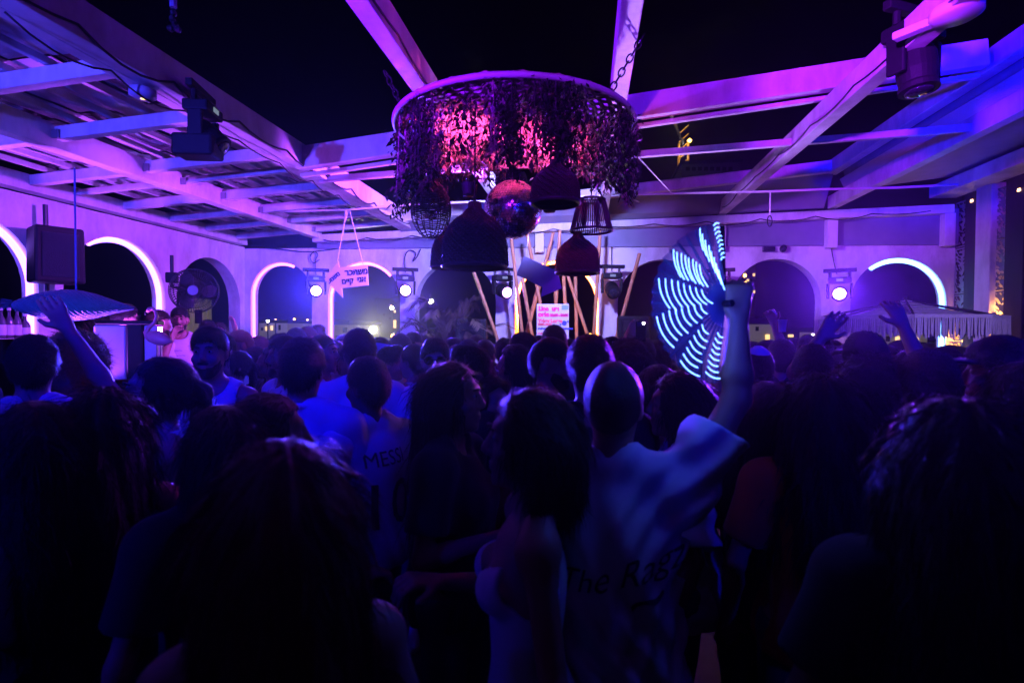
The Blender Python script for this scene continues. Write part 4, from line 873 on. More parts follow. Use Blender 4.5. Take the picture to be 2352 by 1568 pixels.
class Field:
    def __init__(s, xs, ys, zs):
        s.xs, s.ys, s.zs = [np.asarray(a, np.float64) for a in (xs, ys, zs)]; s.F = np.full((len(xs), len(ys), len(zs)), .5, np.float32)
    def _win(s, lo, hi, pad):
        sl = []
        for g, a, b in zip((s.xs, s.ys, s.zs), lo, hi):
            i, j = np.searchsorted(g, a-pad), np.searchsorted(g, b+pad); sl.append(slice(max(0, i-1), min(len(g), j+1)))
        X, Y, Z = s.xs[sl[0]][:, None, None], s.ys[sl[1]][None, :, None], s.zs[sl[2]][None, None, :]
        return tuple(sl), X, Y, Z
    def _mix(s, sl, d, k, op):
        A = s.F[sl]
        if A.size == 0: return
        if op == 'sub': d = -d; h = np.clip(.5+.5*(A-d)/k, 0, 1) if k else 0; s.F[sl] = np.maximum(A, d) if not k else d*(1-h)+A*h+k*h*(1-h)
        else:
            if k: h = np.clip(.5+.5*(d-A)/k, 0, 1); s.F[sl] = d*(1-h)+A*h-k*h*(1-h)
            else: s.F[sl] = np.minimum(A, d)
    def cone(s, a, b, r1, r2, k=.03, op='add'):
        a, b = np.array(a, float), np.array(b, float); r = max(r1, r2)
        sl, X, Y, Z = s._win(np.minimum(a, b)-r, np.maximum(a, b)+r, .06+k); ab = b-a; L2 = max(1e-9, ab @ ab)
        t = np.clip(((X-a[0])*ab[0]+(Y-a[1])*ab[1]+(Z-a[2])*ab[2])/L2, 0, 1)
        d = np.sqrt((X-a[0]-ab[0]*t)**2+(Y-a[1]-ab[1]*t)**2+(Z-a[2]-ab[2]*t)**2)-(r1+(r2-r1)*t); s._mix(sl, d, k, op); return s
    def ell(s, c, r, k=.03, op='add', rx=0):
        c, r = np.array(c, float), np.array(r, float); sl, X, Y, Z = s._win(c-max(r), c+max(r), .06+k)
        x, y, z = X-c[0], Y-c[1], Z-c[2]
        if rx: y, z = y*math.cos(rx)+z*math.sin(rx), -y*math.sin(rx)+z*math.cos(rx)
        k0 = np.sqrt((x/r[0])**2+(y/r[1])**2+(z/r[2])**2); k1 = np.sqrt((x/r[0]**2)**2+(y/r[1]**2)**2+(z/r[2]**2)**2)+1e-6
        s._mix(sl, k0*(k0-1)/k1, k, op); return s
    def mesh(s, name):
        V, Q = surface_nets(s.xs, s.ys, s.zs, s.F); me = bpy.data.meshes.new(name)
        me.vertices.add(len(V)); me.vertices.foreach_set('co', V.astype(np.float32).ravel()); nq = len(Q)
        me.loops.add(nq*4); me.loops.foreach_set('vertex_index', np.asarray(Q, np.int32).ravel()); me.polygons.add(nq)
        me.polygons.foreach_set('loop_start', np.arange(0, nq*4, 4, dtype=np.int32)); me.polygons.foreach_set('use_smooth', np.ones(nq, bool))
        me.update(calc_edges=True); me.validate(); return me
def noise3(X, Y, Z, f, seed):
    r_ = np.random.default_rng(seed); out = 0
    for _ in range(5):
        d = r_.normal(size=3); d /= np.linalg.norm(d); out = out+np.sin(f*r_.uniform(.6, 1.5)*(X*d[0]+Y*d[1]+Z*d[2])+r_.uniform(0, 6.28))
    return out/5
def axis_grid(segs):
    """segs: [(from, to, step)] joined"""
    out = []
    for a, b, st in segs:
        if b <= a: continue
        n = max(1, int(round((b-a)/st))); out += list(a+(b-a)*np.arange(n)/n)
    out.append(segs[-1][1]); return np.array(out)
def merge_grid(lo, hi, coarse, fine):
    """1-D grid over [lo, hi] with step coarse, refined inside the intervals of fine [(a, b, step)]"""
    x = lo; out = []
    while x < hi:
        st = coarse
        for a, b, s_ in fine:
            if a-1e-6 <= x < b: st = min(st, s_)
        out.append(x); nx_ = x+st
        for a, b, s_ in fine:
            if x < a-1e-6 < nx_ and s_ < coarse: nx_ = max(x+.6*s_, a)
        x = nx_
    out.append(hi); return np.array(out)
ARMS = {  # per side: elbow, wrist (x as a distance to the side), finger curl
    'down': ((.255, -.03, 1.12), (.265, .06, .88), .5),
    'hold': ((.245, -.01, 1.13), (.13, .24, 1.20), 1.2),
    'phone': ((.25, .06, 1.17), (.17, .20, 1.43), 1.0),
    'cross': ((.26, .06, 1.14), (.02, .22, 1.13), .8),
    'up': ((.315, .05, 1.62), (.265, .12, 1.87), .5),
    'high': ((.25, .03, 1.68), (.23, .08, 1.95), 1.6),
}
def arm_pts(spec, sd, fem):
    sh = np.array((sd*(.165 if fem else .187), -.005, 1.39))
    if isinstance(spec, str): e, w, c = ARMS[spec]; e = np.array((sd*e[0], e[1], e[2])); w = np.array((sd*w[0], w[1], w[2]))
    else: e, w, c = np.array(spec[0], float), np.array(spec[1], float), spec[2]
    return sh, e, w, c
def hand(f, e, w, sd, curl, k=.006):
    d = (w-e)/np.linalg.norm(w-e); ref = np.array((0, 1., 0)) if abs(d[1]) < .8 else np.array((0, 0, 1.))
    n = np.cross(d, np.array((sd*1.0, 0, 0))) if abs(d[0]) < .8 else np.cross(d, np.array((0, sd*1., 0))); n = n/np.linalg.norm(n); s_ = np.cross(n, d)*1.0
    if s_ @ np.array((-sd, .6, 0)) < 0: s_ = -s_
    for o in (-.026, -.009, .009, .026): f.cone(w+d*.012+s_*o*.6, w+d*.085+s_*o, .016, .0135, .01)
    for o, L in ((-.031, .060), (-.0105, .076), (.0105, .082), (.031, .074)):
        b = w+d*.085+s_*o; a1 = curl*.55; d1 = d*math.cos(a1)+n*math.sin(a1); m = b+d1*L*.5+s_*o*.12; d2 = d*math.cos(a1*2.2)+n*math.sin(a1*2.2); f.cone(b, m, .0105, .0095, k); f.cone(m, m+d2*L*.5, .0095, .008, .004)
    b = w+d*.025+s_*.026; m = b+(d*.62+s_*.72+n*.25)*.042; f.cone(b, m, .014, .012, .01); f.cone(m, m+(d*.85+s_*.35+n*.35)*.036, .0115, .009, .004)
def head_sdf(f, fem, face=True):
    f.ell((0, -.005, 1.650), (.074, .094, .100), .02); f.ell((0, .030, 1.590), (.058 if not fem else .054, .068, .082), .03)
    f.cone((0, .070, 1.535), (0, .078, 1.530), .024 if not fem else .020, .020, .025)
    f.cone((-.03, .080, 1.668), (.03, .080, 1.668), .013, .013, .015)                       # brow
    for s in (-1, 1):
        f.ell((s*.031, .108, 1.646), (.019, .020, .014), .012, 'sub'); f.ell((s*.031, .083, 1.645), (.0135, .0125, .0115), .003); f.ell((s*.042, .072, 1.605), (.022, .020, .022), .02)
        f.ell((s*.074, -.008, 1.628), (.010, .020, .032), .008, rx=-.2)
    f.cone((0, .092, 1.655), (0, .114, 1.612), .008, .0125, .012); f.ell((0, .103, 1.602), (.019, .012, .009), .008)
    f.ell((0, .094, 1.572), (.024, .011, .007), .006); f.ell((0, .093, 1.561), (.021, .011, .008), .006); f.ell((0, .108, 1.5665), (.022, .006, .0015), .002, 'sub')
def torso_sdf(f, fem, inf=0.0, k=.05):
    i = inf
    if fem:
        f.ell((0, 0, 1.27), (.140+i, .098+i, .175+i), k); f.ell((0, .005, 1.09), (.115+i, .085+i, .16+i), k); f.ell((0, -.015, .92), (.165+i, .118+i, .135+i), k)
        for s in (-1, 1): f.ell((s*.068, .085, 1.27), (.058+i, .05+i, .056+i), .03)
    else:
        f.ell((0, 0, 1.27), (.166+i, .110+i, .19+i), k); f.ell((0, .012, 1.08), (.145+i, .103+i, .18+i), k); f.ell((0, -.005, .93), (.155+i, .112+i, .13+i), k)
    w = .165 if fem else .187
    for s in (-1, 1):
        f.cone((s*.045, -.02, 1.475), (s*(w-.03), -.012, 1.415), .040+i, .045+i, .04); f.ell((s*(w-.01), -.005, 1.395), (.055+i, .055+i, .052+i), .03)
def arms_sdf(f, arms, fem, hands=True):
    q = .86 if fem else 1
    for sd, sp in zip((-1, 1), arms):
        sh, e, w, c = arm_pts(sp, sd, fem); m = e+(w-e)*.3
        f.cone(sh, e, .047*q, .037*q, .03); f.cone(e, m, .037*q, .041*q, .02); f.cone(m, w, .041*q, .026*q, .015)
        if hands: hand(f, e, w, sd, c)
def legs_sdf(f, fem, i=0.0):
    for s in (-1, 1):
        f.cone((s*.085, 0, .90), (s*.090, .012, .50), .086+i, .056+i, .04); f.cone((s*.090, .005, .48), (s*.092, -.012, .32), .052+i, .054+i, .03); f.cone((s*.092, -.012, .32), (s*.095, -.01, .09), .054+i, .036+i, .02)
def feet_sdf(f, i=0.0):
    for s in (-1, 1): f.cone((s*.097, -.045, .045+i), (s*.110, .145, .034+i), .038+i, .030+i, .02); f.cone((s*.095, -.02, .10), (s*.1, .02, .05), .04+i, .04+i, .03)
def body_grid(arms, fem, fine=.0075, fold=0):
    pts = []; fx, fy, fz = [(-.11, .11, fine)], [(-.13, .14, fine)], [(1.47, 1.78, fine)]
    lo, hi = np.array((-.28, -.17, 0)), np.array((.28, .21, 1.78))
    for sd, sp in zip((-1, 1), arms):
        sh, e, w, c = arm_pts(sp, sd, fem); d = (w-e)/np.linalg.norm(w-e); tip = w+d*.19
        for p in (e, w, tip): lo = np.minimum(lo, p-.075); hi = np.maximum(hi, p+.075)
        a, b = np.minimum(w, tip)-.05, np.maximum(w, tip)+.05; st = .0085
        fx.append((a[0], b[0], st)); fy.append((a[1], b[1], st)); fz.append((a[2], b[2], st))
    lo[2] = -.01
    return merge_grid(lo[0], hi[0], .016, fx), merge_grid(lo[1], hi[1], .016, fy), merge_grid(lo[2], hi[2], .018, fz+[(0, .8, .03)])
_cache = {}
def body_mesh(arms, fem, fine=.0075):
    key = ('body', str(arms), fem, fine)
    if key not in _cache:
        f = Field(*body_grid(arms, fem, fine)); torso_sdf(f, fem); legs_sdf(f, fem); feet_sdf(f)
        f.cone((0, -.022, 1.43), (0, -.004, 1.57), .060 if not fem else .050, .053 if not fem else .045, .03)
        arms_sdf(f, arms, fem); head_sdf(f, fem); _cache[key] = f.mesh('body')
    return _cache[key]
def top_mesh(arms, fem, style, seed=0, fine=.011, loose=1.0):
    """style: tee, tank, strap, shirt"""
    key = ('top', str(arms), fem, style, seed, loose)
    if key in _cache: return _cache[key]
    lo, hi = np.array((-.33, -.24, .68)), np.array((.33, .27, 1.56))
    for sd, sp in zip((-1, 1), arms):
        sh, e, w, c = arm_pts(sp, sd, fem); lo = np.minimum(lo, e-.13); hi = np.maximum(hi, e+.13)
    f = Field(*[axis_grid([(lo[i], hi[i], fine)]) for i in range(3)]); X, Y, Z = f.xs[:, None, None], f.ys[None, :, None], f.zs[None, None, :]
    off = {'tee': .016, 'shirt': .020, 'tank': .012, 'strap': .006}[style]*loose
    torso_sdf(f, fem, off, .06)
    if style in ('tee', 'shirt'):                     # straight hanging body and sleeves
        f.ell((0, -.005, .90), ((.165 if fem else .155)+off+.022, .118+off+.022, .16), .05)
        w_ = .150 if fem else .168; f.cone((0, .004, 1.25), (0, .0, .86), w_*.80+off, w_*.84+off*1.6, .08)
        for sd, sp in zip((-1, 1), arms):
            sh, e, w, c = arm_pts(sp, sd, fem); cut = (.72 if style == 'tee' else .86); f.cone(sh, sh+(e-sh)*cut, .060+off*.8, .054+off*1.25, .04)
    F = f.F
    fold = noise3(X, Y, Z*.45, 24, seed+1)*.006+noise3(X, Y, Z, 55, seed+2)*.0025+np.sin(30*(np.arctan2(Y, X)*.5+.6*noise3(X, Y, Z, 5, seed+3)))*.0035*np.clip((1.25-Z)/.3, 0, 1)
    if loose > 1.3: fold = fold+.007*np.sin(95*(.55*Z-.75*X+.12*noise3(X, Y, Z, 8, seed+5)))*np.clip(X*4+.4, 0, 1)+.006*np.sin(70*(.6*X+.5*Z+.15*noise3(X, Y, Z, 7, seed+6)))
    if style == 'strap': fold = fold*.35
    F += (fold*loose).astype(np.float32)
    hem = {'tee': .86, 'shirt': .80, 'tank': .86, 'strap': .95}[style]
    F = np.maximum(F, hem+.006*noise3(X, Y, 0*Z, 9, seed)-Z)
    for sd, sp in zip((-1, 1), arms):                 # cut sleeves
        sh, e, w, c = arm_pts(sp, sd, fem); ax = (e-sh)/np.linalg.norm(e-sh); cut = {'tee': .70, 'shirt': .84}.get(style, None)
        if cut:
            L = np.linalg.norm(e-sh)*cut; pr = (X-sh[0])*ax[0]+(Y-sh[1])*ax[1]+(Z-sh[2])*ax[2]; rad = np.sqrt(np.maximum(0, (X-sh[0])**2+(Y-sh[1])**2+(Z-sh[2])**2-pr**2))
            F = np.where((rad < .15) & (sd*(X-sh[0]) > -.02), np.maximum(F, pr-L), F)
        else:                                         # armholes
            F = np.maximum(F, (.075 if style == 'tank' else .105)-np.sqrt((X-sd*(.195 if not fem else .175))**2+(Y)**2*.8+((Z-1.375)*.62)**2))
    nk = {'tee': .082, 'shirt': .078, 'tank': .10, 'strap': .115}[style]
    F = np.maximum(F, nk-np.sqrt(X**2+(Y-(.034 if style != 'strap' else .05))**2*.9+((Z-1.53)*(.75 if style != 'strap' else .36))**2))
    f.F = F; me = f.mesh('top'); _cache[key] = me; return me
def pants_mesh(fem, seed=0):
    key = ('pants', fem, seed)
    if key not in _cache:
        f = Field(axis_grid([(-.26, .26, .018)]), axis_grid([(-.2, .2, .018)]), axis_grid([(.06, 1.02, .022)]))
        legs_sdf(f, fem, .012); torso_sdf(f, fem, .001); X, Y, Z = f.xs[:, None, None], f.ys[None, :, None], f.zs[None, None, :]
        f.F += (noise3(X, Y, Z, 30, seed)*.005).astype(np.float32); f.F = np.maximum(np.maximum(f.F, Z-.965), .10-Z); _cache[key] = f.mesh('trousers')
    return _cache[key]
def shoe_mesh():
    if 'shoe' not in _cache:
        f = Field(axis_grid([(-.18, .18, .014)]), axis_grid([(-.12, .22, .016)]), axis_grid([(-.012, .16, .014)])); feet_sdf(f, .006); Z = f.zs[None, None, :]; f.F = np.maximum(f.F, Z-.12); _cache['shoe'] = f.mesh('shoes')
    return _cache['shoe']
def strands(f, style, seed):
    """hair cap plus a few thousand thin locks lying along it"""
    V, Q = surface_nets(f.xs, f.ys, f.zs, f.F); rs = np.random.default_rng(seed+11)
    a, b, c, d = [V[Q[:, i]] for i in range(4)]; n = np.cross(c-a, d-b); ar = np.linalg.norm(n, axis=1)+1e-12; n /= ar[:, None]
    cnt = {'buzz': 2500, 'long': 5000, 'wavy': 6000, 'curly': 7000}.get(style, 4500); pick = rs.choice(len(Q), cnt, p=ar/ar.sum()); u, v = rs.random((2, cnt, 1))
    P = (a[pick]*(1-u)+b[pick]*u)*(1-v)+(d[pick]*(1-u)+c[pick]*u)*v; N = n[pick]
    down = np.array((0, 0, -1.)); L, lift, w = {'buzz': (.006, .9, .0008), 'short': (.026, .42, .0012), 'fade': (.024, .42, .0012), 'quiff': (.034, .6, .0012), 'bun': (.045, .12, .001), 'long': (.13, .05, .0014), 'pony': (.06, .10, .001), 'bob': (.09, .07, .0014), 'wavy': (.10, .14, .0016), 'curly': (.055, .35, .0014)}[style]
    g = np.tile(down, (cnt, 1)); g[:, 1] += np.where(P[:, 2] > 1.66, .9 if style in ('short', 'fade', 'quiff') else -.9, 0); g += rs.normal(0, .25 if style != 'curly' else 1.2, g.shape)
    if style in ('long', 'wavy', 'bob'): g[:, 0] += np.sign(P[:, 0])*np.where(P[:, 2] > 1.66, .9, 0)
    T = g-(g*N).sum(1)[:, None]*N; T /= np.linalg.norm(T, axis=1)[:, None]+1e-9; D = T+N*lift; D /= np.linalg.norm(D, axis=1)[:, None]; Sd = np.cross(D, N); Sd /= np.linalg.norm(Sd, axis=1)[:, None]+1e-9
    ln = L*rs.uniform(.5, 1.25, (cnt, 1)); base = P-N*.003; mid = base+D*ln*.55; tip = mid+(D*.6+down*.5+rs.normal(0, .12 if style != 'curly' else .7, D.shape))*ln*.5
    SV = np.concatenate([base-Sd*w, base+Sd*w, mid+Sd*w*.9, mid-Sd*w*.9, tip]); k = np.arange(cnt); o = len(V)
    faces = [tuple(q) for q in Q.tolist()]+[tuple(q) for q in np.stack([o+k, o+cnt+k, o+2*cnt+k, o+3*cnt+k], 1).tolist()]+[tuple(q) for q in np.stack([o+3*cnt+k, o+2*cnt+k, o+4*cnt+k], 1).tolist()]
    me = bpy.data.meshes.new('hair'); me.from_pydata(np.concatenate([V, SV]).tolist(), [], faces); me.update(); me.shade_smooth(); return me
def hair_mesh(style, fem, seed=0):
    key = ('hair', style, fem, seed)
    if key in _cache: return _cache[key]
    z0 = {'long': 1.08, 'wavy': 1.05, 'curly': 1.28, 'pony': 1.30, 'bob': 1.42}.get(style, 1.48); g = .0075 if style in ('short', 'buzz', 'quiff', 'fade') else .010
    f = Field(axis_grid([(-.26, .26, g)]), axis_grid([(-.26, .16, g)]), axis_grid([(z0, 1.86, g)])); X, Y, Z = f.xs[:, None, None], f.ys[None, :, None], f.zs[None, None, :]
    ang = np.arctan2(X, -(Y-.02))
    if style in ('short', 'buzz', 'fade', 'quiff', 'bun'):
        i = {'buzz': .011, 'short': .014, 'fade': .010, 'quiff': .012, 'bun': .010}[style]
        f.ell((0, -.006, 1.652), (.074+i, .094+i, .100+i), 0)
        if style in ('short', 'quiff', 'fade'): f.ell((0, .01, 1.70), (.066+i*.6, .082+i*.6, .062+i), .02)
        if style == 'quiff': f.ell((0, .055, 1.755), (.055, .04, .025), .025)
        if style == 'bun': f.ell((0, -.115, 1.70), (.045, .04, .045), .02)
        tex = noise3(X, Y, Z, 160, seed)*.0022+noise3(X, Y, Z, 60, seed+1)*.0025; f.F += (tex*(1 if style != 'buzz' else .3)).astype(np.float32)
        side = np.clip(np.abs(X)/.075, 0, 1)
        line = np.interp(Y, [-.115, -.065, -.04, -.022, .028, .05, .072, .10], [1.552, 1.562, 1.598, 1.646, 1.650, 1.664, 1.692, 1.706])+0*X
        if style == 'fade': line = line+.030*side*(1-np.clip((Y-.03)/.03, 0, 1))+.012*noise3(X, Y, 0*Y, 60, seed)
        line = line+.004*noise3(X, Y, 0*Y, 90, seed+4)
        f.F = np.maximum(f.F, line-Z)
    else:
        i = {'long': .015, 'wavy': .022, 'curly': .042, 'pony': .012, 'bob': .020}[style]
        f.ell((0, -.014, 1.655), (.074+i, .096+i, .100+i*.8), 0)
        if style == 'long':
            f.cone((0, -.06, 1.62), (0, -.105, 1.20), .088, .070, .05)
            for s in (-1, 1): f.cone((s*.070, -.03, 1.63), (s*.098, -.05, 1.24), .036, .034, .04)
        elif style == 'wavy':
            f.cone((0, -.065, 1.62), (0, -.115, 1.20), .10, .085, .05)
            for s in (-1, 1): f.cone((s*.080, -.02, 1.63), (s*.120, -.04, 1.22), .045, .042, .04)
        elif style == 'curly':
            f.cone((0, -.06, 1.62), (0, -.10, 1.42), .12, .115, .06)
            for s in (-1, 1): f.cone((s*.085, -.03, 1.64), (s*.125, -.04, 1.42), .07, .065, .05)
        elif style == 'pony':
            f.cone((0, -.09, 1.655), (0, -.135, 1.62), .026, .034, .03); f.cone((0, -.135, 1.62), (0, -.125, 1.36), .036, .018, .02)
        elif style == 'bob':
            for s in (-1, 1): f.cone((s*.070, -.03, 1.63), (s*.085, -.02, 1.50), .05, .04, .04)
            f.cone((0, -.07, 1.62), (0, -.08, 1.50), .09, .075, .04)
        if style in ('long', 'bob', 'pony'): tex = np.sin(ang*34+3*noise3(X, Y, Z, 9, seed))*.0035+noise3(X, Y, Z*.3, 45, seed)*.004
        elif style == 'wavy': tex = np.sin(ang*22+5*noise3(X, Y, Z, 9, seed)+14*Z)*.007+noise3(X, Y, Z, 40, seed)*.005
        else: tex = noise3(X, Y, Z, 75, seed)*.012+noise3(X, Y, Z, 150, seed+1)*.006
        f.F += tex.astype(np.float32)
        wf = .052 if style != 'curly' else .058
        face = np.maximum(np.maximum(np.abs(X)-wf-.10*np.clip(1.60-Z, 0, .5), .022-Y), Z-1.715+np.abs(X)*.45)      # parted opening for the face
        f.F = np.maximum(f.F, -face)
    me = strands(f, style, seed); _cache[key] = me; return me
def beard_mesh(seed=0):
    if 'beard' not in _cache:
        f = Field(axis_grid([(-.09, .09, .0065)]), axis_grid([(-.03, .13, .0065)]), axis_grid([(1.48, 1.66, .0065)])); X, Y, Z = f.xs[:, None, None], f.ys[None, :, None], f.zs[None, None, :]
        f.ell((0, .030, 1.590), (.064, .074, .088), 0); f.cone((0, .072, 1.533), (0, .080, 1.528), .029, .026, .025); f.F += (noise3(X, Y, Z, 170, 3)*.0025).astype(np.float32)
        line = 1.565+.09*np.clip((np.abs(X)-.03)/.03, 0, 1)*(Y < .075); f.F = np.maximum(f.F, Z-line)
        f.cone((-.02, .098, 1.584), (.02, .098, 1.584), .008, .008, .004); _cache['beard'] = f.mesh('beard')
    return _cache['beard']
def cap_mesh(kind):
    key = ('cap', kind)
    if key not in _cache:
        f = Field(axis_grid([(-.12, .12, .007)]), axis_grid([(-.13, .24, .007)]), axis_grid([(1.60, 1.80, .006)])); Z = f.zs[None, None, :]
        if kind == 'kippah':
            f.ell((0, -.012, 1.655), (.090, .110, .118), 0); X, Y = f.xs[:, None, None], f.ys[None, :, None]; f.F = np.maximum(f.F, 1.735-Z+.25*(Y+.03))
        else:
            f.ell((0, -.006, 1.672), (.088, .108, .098), 0); f.F = np.maximum(f.F, 1.672-Z); f.ell((0, .125, 1.680), (.078, .085, .010), .008); f.ell((0, -.005, 1.772), (.010, .010, .008), .004)
        _cache[key] = f.mesh('cap')
    return _cache[key]
def skin(i):
    c = [(.46, .27, .18), (.38, .21, .135), (.28, .15, .095), (.52, .33, .24), (.16, .085, .055)][i]
    return mat('skin_tone_%s' % 'abcde'[i], c, .48, vary=.12, scale=14, spec=.45)
def cloth(name, col, **k): return mat('cloth_'+name, col, .8, vary=.12, scale=10, bump=.06, bscale=200, sheen=.2, **k)
CL = dict(white=cloth('white', (.74, .73, .75)), cream=cloth('cream', (.62, .57, .50)), black=cloth('black', (.015, .015, .018)), navy=cloth('navy', (.02, .025, .06)), grey=cloth('grey', (.18, .18, .20)),
          blue=cloth('blue', (.12, .20, .45)), pink=cloth('pink', (.62, .32, .40)), orange=cloth('orange', (.55, .16, .03)), red=cloth('red', (.30, .03, .04)), denim=cloth('denim', (.05, .07, .14)), olive=cloth('olive', (.08, .08, .04)))
HR = dict(black=mat('hair_black', (.010, .008, .008), .42, vary=.4, scale=40, stretch=(6, 6, .8), bump=.5, bscale=90), brown=mat('hair_brown', (.035, .020, .012), .42, vary=.4, scale=40, stretch=(6, 6, .8), bump=.5, bscale=90),
          blond=mat('hair_blond', (.32, .20, .10), .45, vary=.4, scale=40, stretch=(6, 6, .8), bump=.5, bscale=90), auburn=mat('hair_auburn', (.16, .035, .015), .40, vary=.4, scale=40, stretch=(6, 6, .8), bump=.5, bscale=90))
def striped():
    if 'striped_cloth' in _M: return _M['striped_cloth']
    m = mat('striped_cloth', (.7, .7, .72), .8, vary=.05); nt = m.node_tree; b = nt.nodes['Principled BSDF']; w = nt.nodes.new('ShaderNodeTexWave'); w.bands_direction = 'Z'; w.inputs['Scale'].default_value = 9; w.inputs['Distortion'].default_value = .6
    tc = nt.nodes.new('ShaderNodeTexCoord'); nt.links.new(tc.outputs['Object'], w.inputs['Vector']); cr = nt.nodes.new('ShaderNodeValToRGB'); cr.color_ramp.interpolation = 'CONSTANT'
    cr.color_ramp.elements[0].color = (.03, .04, .10, 1); cr.color_ramp.elements[1].position = .5; cr.color_ramp.elements[1].color = (.7, .7, .72, 1); nt.links.new(w.outputs['Fac'], cr.inputs[0]); nt.links.new(cr.outputs[0], b.inputs['Base Color']); return m
CL['striped'] = striped()
M_eye = mat('eye', (.34, .31, .30), .15, vary=.05); M_iris = mat('iris', (.02, .012, .008), .1)
def person(xd, yd, z, yaw, label, hair='short', hc='black', top='tee', col='white', fem=False, arms=('down', 'down'), sk=0, beard=False, cap=None, glasses=None, fine=.0075, seed=0, tilt=0, loose=1.0, face=False, H=None, pants='denim', lift=0, group='people in the crowd'):
    P = U(xd, yd, z=z); k = (P.z-lift)/1.755 if H is None else H/1.755
    if k > 1.12 or k < .86: k = max(.86, min(1.12, k))
    t = empty('person', (P.x, P.y, P.z-1.755*k), math.atan2(-(P.x-CAM.x), P.y-CAM.y)+R(yaw)); t.scale = (k, k, k); tag(t, label, 'person', group)
    def add(name, me, m):
        o = bpy.data.objects.new(name, me); link(o, t)
        if not me.materials: me.materials.append(None)
        o.material_slots[0].link = 'OBJECT'; o.material_slots[0].material = m; return o
    b = add('body', body_mesh(arms, fem, fine), skin(sk)); add('top', top_mesh(arms, fem, top, seed % 3, loose=loose), CL[col]); add('trousers', pants_mesh(fem), CL[pants]); add('shoes', shoe_mesh(), CL['white' if seed % 2 else 'black'])
    if hair: add('hair', hair_mesh(hair, fem, seed % 2), HR[hc])
    if beard: add('beard', beard_mesh(), HR[hc])
    if cap: add('cap', cap_mesh(cap), CL['white' if cap == 'kippah' else 'black'])
    if face:
        for s in (-1, 1):
            g = MB(); g.lathe([(.001, -.0062), (.0075, -.0045), (.0105, 0), (.0075, .0045), (.001, .0062)], 12); e = g.obj('eye', M_eye, t, smooth=True, loc=(s*.031, .0880, 1.6445))
            MB().lathe([(.0055, 0), (.004, .0012), (.0005, .0016)], 12).obj('iris', M_iris, e, rot=(R(-90), 0, 0), loc=(0, .0108, 0))
            MB().tube([(s*.014, .107, 1.666), (s*.030, .106, 1.671), (s*.048, .094, 1.666)], [.004, .0045, .0025], 6).obj('eyebrow', HR['black'], t, smooth=True)
    if glasses:
        gl = mat('glasses_frame', (.01, .01, .012), .25); ln = mat('sunglass_lens' if glasses == 'sun' else 'clear_lens', (.01, .01, .015) if glasses == 'sun' else (.6, .6, .7), .05, spec=.9, alpha=None if glasses == 'sun' else .25)
        fr_ = MB()
        for s in (-1, 1):
            fr_.tube([(s*.034+.024*math.cos(a), .114-.010*abs(math.cos(a)), 1.646+.018*math.sin(a)) for a in np.linspace(0, 6.283, 18, endpoint=False)], .0026, 6, closed=True); fr_.tube([(s*.058, .104, 1.650), (s*.080, .03, 1.652), (s*.080, -.012, 1.640)], .0025, 5)
        fr_.tube([(-.010, .114, 1.650), (0, .117, 1.653), (.010, .114, 1.650)], .0026, 6); fo = fr_.obj('glasses', gl, t)
        for s in (-1, 1): MB().lathe([(.023, 0), (.012, .002), (.001, .003)], 16).obj('lens', ln, fo, loc=(s*.034, .1085, 1.646), rot=(R(-90), 0, 0))
    if tilt: t.rotation_euler = (R(tilt), 0, t.rotation_euler.z)
    return t
# ------------------------------------------------------------------ the crowd (x, top of head y, depth, turn: 0 away, 90 left, -90 right, 180 to camera)
D2 = ('down', 'down'); HO = ('down', 'hold'); HB = ('hold', 'hold')
# bar side, camera left
person(12, 985, 1.45, -98, 'person in clear glasses in profile at the left edge, close to the camera', hair='short', col='blue', glasses='clear', sk=0, seed=1, face=True)
person(82, 926, 1.42, 4, 'person with long black hair seen from behind near the left edge', 'long', 'black', 'strap', 'black', True, seed=2, sk=1)
person(240, 900, 1.55, -6, 'long-haired person in a black top whose hair covers the raised arm behind', 'wavy', 'black', 'strap', 'black', True, HO, seed=3, sk=0)
arms4 = (((-.17, .10, 1.56), (-.27, .12, 1.80), 1.3), ((.27, .03, 1.50), (.115, .05, 1.80), .25))
p4 = person(75, 779, 2.35, -4, 'dark-haired person in a white tee raising both arms by the bar', 'short', 'brown', 'tee', 'white', arms=arms4, seed=4, sk=0)
person(180, 772, 2.85, -40, 'curly blond person in a black tee before the bar', 'curly', 'blond', 'tee', 'black', True, HO, seed=5)
person(366, 823, 1.95, 98, 'person in a white strappy top with tied dark hair, face turned left', 'pony', 'black', 'strap', 'white', True, HO, seed=6, sk=0, face=True)
person(483, 757, 2.9, 160, 'bearded person in a white sleeveless basketball jersey facing the camera', 'short', 'black', 'tank', 'white', beard=True, face=True, arms=D2, sk=1, seed=7)
person(413, 708, 5.6, 172, 'bearded person in a white printed tee standing tall by the wall fan', 'fade', 'black', 'tee', 'white', beard=True, face=True, arms=('down', 'hold'), sk=1, seed=8, lift=.28)
person(287, 702, 5.2, -78, 'bartender in glasses and white shirt behind the drink dispenser', 'short', 'black', 'shirt', 'white', glasses='clear', arms=HB, seed=9, lift=.25, sk=0)
person(362, 716, 5.3, -120, 'person with a hand at the mouth beside the flamingo figure', 'short', 'brown', 'tee', 'white', arms=('down', ((.22, .14, 1.25), (.06, .16, 1.50), .9)), seed=10, lift=.2)
person(540, 807, 4.1, 104, 'dark-haired person with bare shoulders behind the jersey wearer', 'pony', 'black', 'strap', 'black', True, HO, seed=11, sk=0)
person(552, 762, 4.9, 100, 'fair person in a white tee with a black shoulder strap by the corner arch', 'fade', 'blond', 'tee', 'white', arms=HO, seed=12, sk=3)
